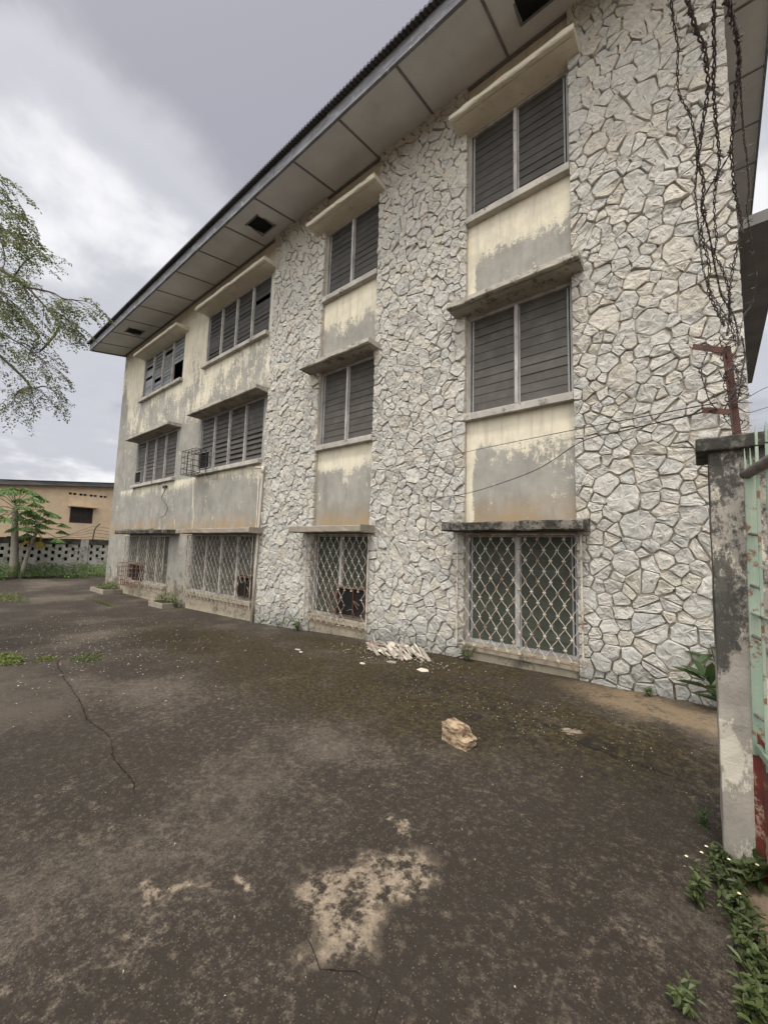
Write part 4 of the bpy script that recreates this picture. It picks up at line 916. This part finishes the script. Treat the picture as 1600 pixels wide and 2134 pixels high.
# ------------------------------------------------------------------ neighbour house
HX=-30.; hs=empty('bungalow',(HX,0,-.3),'ochre rendered house with grey fascia behind the pierced wall','house')
m=MB()
def hz(y): return 4.68+.112*y
holes=[]
for k in range(8): yy=1.29+.215*k+(.10*(k//2)); holes.append((yy,yy+.17))
WY=(1.44,2.60); WZ=(2.62,3.56)
ys=sorted({-14.,9.}|{a for h in holes for a in h}|set(WY)|{-14+1.5*k for k in range(10)}|{3.6+1.2*k for k in range(5)})
for a,b in zip(ys,ys[1:]):
    mid_=(a+b)/2; hole=any(h[0]<mid_<h[1] for h in holes); win=WY[0]<mid_<WY[1]; top=min(hz(a),hz(b))
    segs=[(-.6,WZ[0]),(WZ[1],4.33)] if win else [(-.6,4.33)]
    if not hole: segs.append((4.33,4.46))
    segs.append((4.46,max(4.5,hz(b)+.02)))
    segs2=[]
    for s in sorted(segs):
        if segs2 and abs(segs2[-1][1]-s[0])<1e-6: segs2[-1]=(segs2[-1][0],s[1])
        else: segs2.append(s)
    for z0_,z1_ in segs2:
        if z1_>z0_: m.box(HX-.2,HX,a,b,z0_,z1_)
m.box(HX-.5,HX-.45,-14,9,-.6,4.6,1)
m.build('wall',[M['house_render'],M['dark_void']],hs)
m=MB(); m.bar((HX+.35,-14,hz(-14)+.13),(HX+.35,9,hz(9)+.13),.04,.26); m.build('fascia',M['house_fascia'],hs)
m=MB(); m.add([(HX+.45,-14,hz(-14)+.27),(HX+.45,9,hz(9)+.27),(HX-9,9,hz(9)+.6),(HX-9,-14,hz(-14)+.6),(HX+.3,-14,hz(-14)+.02),(HX+.3,9,hz(9)+.02),(HX-.1,9,hz(9)+.02),(HX-.1,-14,hz(-14)+.02)],[(0,1,2,3),(7,6,5,4)]); m.build('roof',M['roof_sheet'],hs)
m=MB(); f_=.05
m.box(HX-.06,HX+.02,WY[0],WY[1],WZ[0],WZ[0]+f_); m.box(HX-.06,HX+.02,WY[0],WY[1],WZ[1]-f_,WZ[1]); m.box(HX-.06,HX+.02,WY[0],WY[0]+f_,WZ[0]+f_,WZ[1]-f_); m.box(HX-.06,HX+.02,WY[1]-f_,WY[1],WZ[0]+f_,WZ[1]-f_); ym=(WY[0]+WY[1])/2; m.box(HX-.06,HX+.015,ym-.02,ym+.02,WZ[0]+f_,WZ[1]-f_)
hw=m.build('window',M['house_frame'],hs)
m=MB(); m.box(HX-.05,HX-.04,WY[0]+f_,WY[1]-f_,WZ[0]+f_,WZ[1]-f_); m.build('pane',M['house_glass'],hw)
m=MB(); m.box(HX+.001,HX+.45,WY[0]-.14,WY[1]+.14,WZ[1]+.02,WZ[1]+.10); m.build('window_hood',M['house_hood'],hs,bevel=.01)
# ------------------------------------------------------------------ ground cover at the far wall
m=MB(); r=R(31)
for i in range(11000):
    y=r.uniform(-13,5.2); d=r.random(); x=WX+.15+2.7*d*(.8+.2*math.sin(y*1.3)); h=.95*(1-d)**.6*(.6+.5*mnoise.noise((y*.9,3,1)))+.12
    leafcard(m,(x,y,gz(x)+h*r.random()**.5),(r.gauss(.4,1),r.gauss(0,1),r.gauss(.3,.5)),r.uniform(.06,.14),r.uniform(.04,.08),fold=r.uniform(0,.3))
tag(m.build('ground_cover',M['leaf_bank']),'low green creeping plants banked along the pierced boundary wall','plants',kind='stuff')
# ------------------------------------------------------------------ papaya trees
def papaya(x,y,tx,ty,th,rad,n,L0,seed,label,yel):
    r=R(seed); g=gz(x); e=empty('papaya_tree',(x,y,g),label,'tree','papaya trees before the boundary wall')
    m=MB(); P=smooth([(x,y,g-.1),(lerp(x,tx,.45),lerp(y,ty,.4),lerp(g,th,.5)),(tx,ty,th),(tx,ty,th+.35)],4); m.tube(P,[lerp(rad*1.15,rad*.45,i/(len(P)-1)) for i in range(len(P))],8); m.build('trunk',M['papaya_bark'],e,smooth=True)
    lf=MB(); yl=MB(); st=MB()
    for i in range(n):
        a=i*2.4+r.gauss(0,.2); u=i/n; el=lerp(-.5,1.25,u)+r.gauss(0,.1); l=L0*r.uniform(.8,1.15)*(1-.35*max(0,u-.5)); base=Vector((tx,ty,th+lerp(-.1,.35,u)))
        d=Vector((math.cos(a)*math.cos(el),math.sin(a)*math.cos(el),math.sin(el))); end=base+d*l+Vector((0,0,-.10*l)); yellow=yel and i<3
        if yellow: end=base+Vector((math.cos(a)*.25,math.sin(a)*.35,-.45))
        st.tube(smooth([base,base+d*l*.5+Vector((0,0,.03)),end],3),.014,4,1 if yellow else 0)
        out=Vector((d.x,d.y,-.15 if not yellow else -1)).normalized(); side=out.cross(Vector((0,0,1))).normalized(); tgt=yl if yellow else lf; S_=L0*r.uniform(.38,.5)
        for k in range(9):
            an=lerp(-2.3,2.3,k/8); dd=out*math.cos(an)+side*math.sin(an)+Vector((0,0,-.42-.30*abs(an)/2.3)); ll=S_*(1-.25*abs(an)/2.3)
            leafcard(tgt,end,dd,ll,ll*.22,fold=.2)
            for sg in (-1,1):
                for fz in (.45,.68): q=end+dd.normalized()*ll*fz; leafcard(tgt,q,dd+side*sg*.9*math.cos(an)-out*sg*.9*math.sin(an),ll*.38,ll*.14,fold=.15)
    st.build('leaf_stalks',[M['leaf_papaya'],M['leaf_yellow']],e); lf.build('crown',M['leaf_papaya'],e)
    if yel: yl.build('dead_leaves',M['leaf_yellow'],e)
papaya(-24.5,-1.60,-24.45,-1.80,2.75,.15,26,1.15,1,'taller papaya tree with a thick pale straight trunk',False)
papaya(-24.3,-1.38,-24.2,-1.02,1.95,.085,22,.92,2,'shorter leaning papaya tree with yellow dead leaves',True)
papaya(-24.2,-4.6,-24.1,-4.7,2.4,.12,22,1.1,3,'papaya tree at the left edge mostly out of view',False)
# ------------------------------------------------------------------ overhanging feathery tree
def tree():
    e=empty('shade_tree',(-8.6,-6.6,gz(-8)),'feathery leaved tree overhanging the yard from the left','tree'); r=R(12); br=MB(); cr=MB(); pod=MB()
    br.tube(smooth([(-8.6,-6.6,-.3),(-8.45,-6.4,1.5),(-8.3,-6.1,3.2),(-8.1,-5.7,4.6)],4),[.19-.004*i for i in range(13)],9)
    hub=[Vector((-8.3,-6.1,3.2)),Vector((-8.1,-5.7,4.6)),Vector((-8.2,-5.9,4.0))]
    def leaf(p,d,L_):
        d=Vector(d).normalized(); N=7; prev=Vector(p); pts=[prev]
        for k in range(N):
            d=(d+Vector((0,0,-.07))).normalized(); prev=prev+d*L_/N; pts.append(prev)
        cr.tube(pts,.0017,3,1)
        side=d.cross(Vector((0,0,1))).normalized()
        for k in range(1,N+1):
            for sg in (-1,1):
                dd=(side*sg+d*.55+Vector((r.gauss(0,.15),r.gauss(0,.15),-.25+r.gauss(0,.15)))).normalized(); pl=L_*.36*(1-.45*k/N); pp=pts[k]
                nl=3
                s2=dd.cross(Vector((0,0,1))).normalized()
                for q in range(nl):
                    b=pp+dd*pl*(q+.7)/nl
                    for s3 in (-1,1):
                        if r.random()<.46: continue
                        e_=s2*s3*.8+dd*.5+Vector((r.gauss(0,.3),r.gauss(0,.3),-.2+r.gauss(0,.3))); ll=L_*.115
                        f=e_.normalized(); g_=f.cross(Vector((r.gauss(0,.4),r.gauss(0,.4),1))).normalized()*ll*.30
                        cr.add([b,b+f*ll*.5+g_,b+f*ll,b+f*ll*.5-g_],[(0,1,2,3)])
    for bi,pts in enumerate(BR):
        if bi in (7,13): continue
        P=[Vector(p)-Rv*.14+Vector((0,0,.10)) for p in pts]
        near=bi in (0,1,2,3,4,6,7,8,14)
        r0=.020 if bi in (0,4) else .012 if bi in (1,3,7) else .008
        if near and bi in (0,3,4,1): h=hub[bi%3]; Q=smooth([h,h.lerp(P[0],.5)+Vector((0,0,.15))]+P,4)
        else: Q=smooth(P,4)
        br.tube(Q,[lerp(r0*1.6,.004,i/(len(Q)-1)) for i in range(len(Q))],5)
        S_=smooth(P,5); n=len(S_)
        for i,p in enumerate(S_):
            d=(S_[min(i+1,n-1)]-S_[max(0,i-1)]).normalized()
            for _ in range(1 if r.random()<.85 else 2):
                off=Vector((r.gauss(0,.9),r.gauss(0,.9),r.gauss(-.1,.6))); q=p+d*r.uniform(-.05,.05); tw=(d*.9+off*.75).normalized(); tl=r.uniform(.04,.20); q2=q+tw*tl+Vector((0,0,-.02))
                br.tube([q,q2],[.004,.002],4)
                leaf(q2,tw+Vector((0,0,-.35)),r.uniform(.20,.32))
                if r.random()<.25: leaf(q.lerp(q2,.5),tw+Vector((r.gauss(0,.6),r.gauss(0,.6),-.3)),r.uniform(.16,.26))
    pod.tube(smooth([(-6.25,-4.12,4.22),(-6.28,-4.15,4.10),(-6.36,-4.21,3.96),(-6.42,-4.26,3.86)],4),[.004,.012,.014,.014,.014,.014,.014,.014,.014,.013,.012,.010,.004],5)
    # the rest of the crown, out of frame to the left
    for i in range(60):
        a=r.uniform(0,6.28); q=hub[1]+Vector((math.cos(a)*r.uniform(.6,2.2)-1.2,math.sin(a)*r.uniform(.5,1.2)-1.6,r.uniform(-.6,1.8)))
        for _ in range(3): leaf(q,(r.gauss(0,1),r.gauss(0,1),-.1),r.uniform(.22,.36))
        if i%4==0: br.tube(smooth([hub[i%3],(hub[i%3]+q)/2+Vector((0,0,.2)),q],4),[.05-.003*k for k in range(9)],5)
    br.build('trunk',M['bark'],e); cr.build('crown',[M['leaf_tree'],M['bark']],e); pod.build('seed_pod',M['bark'],e)
tree()
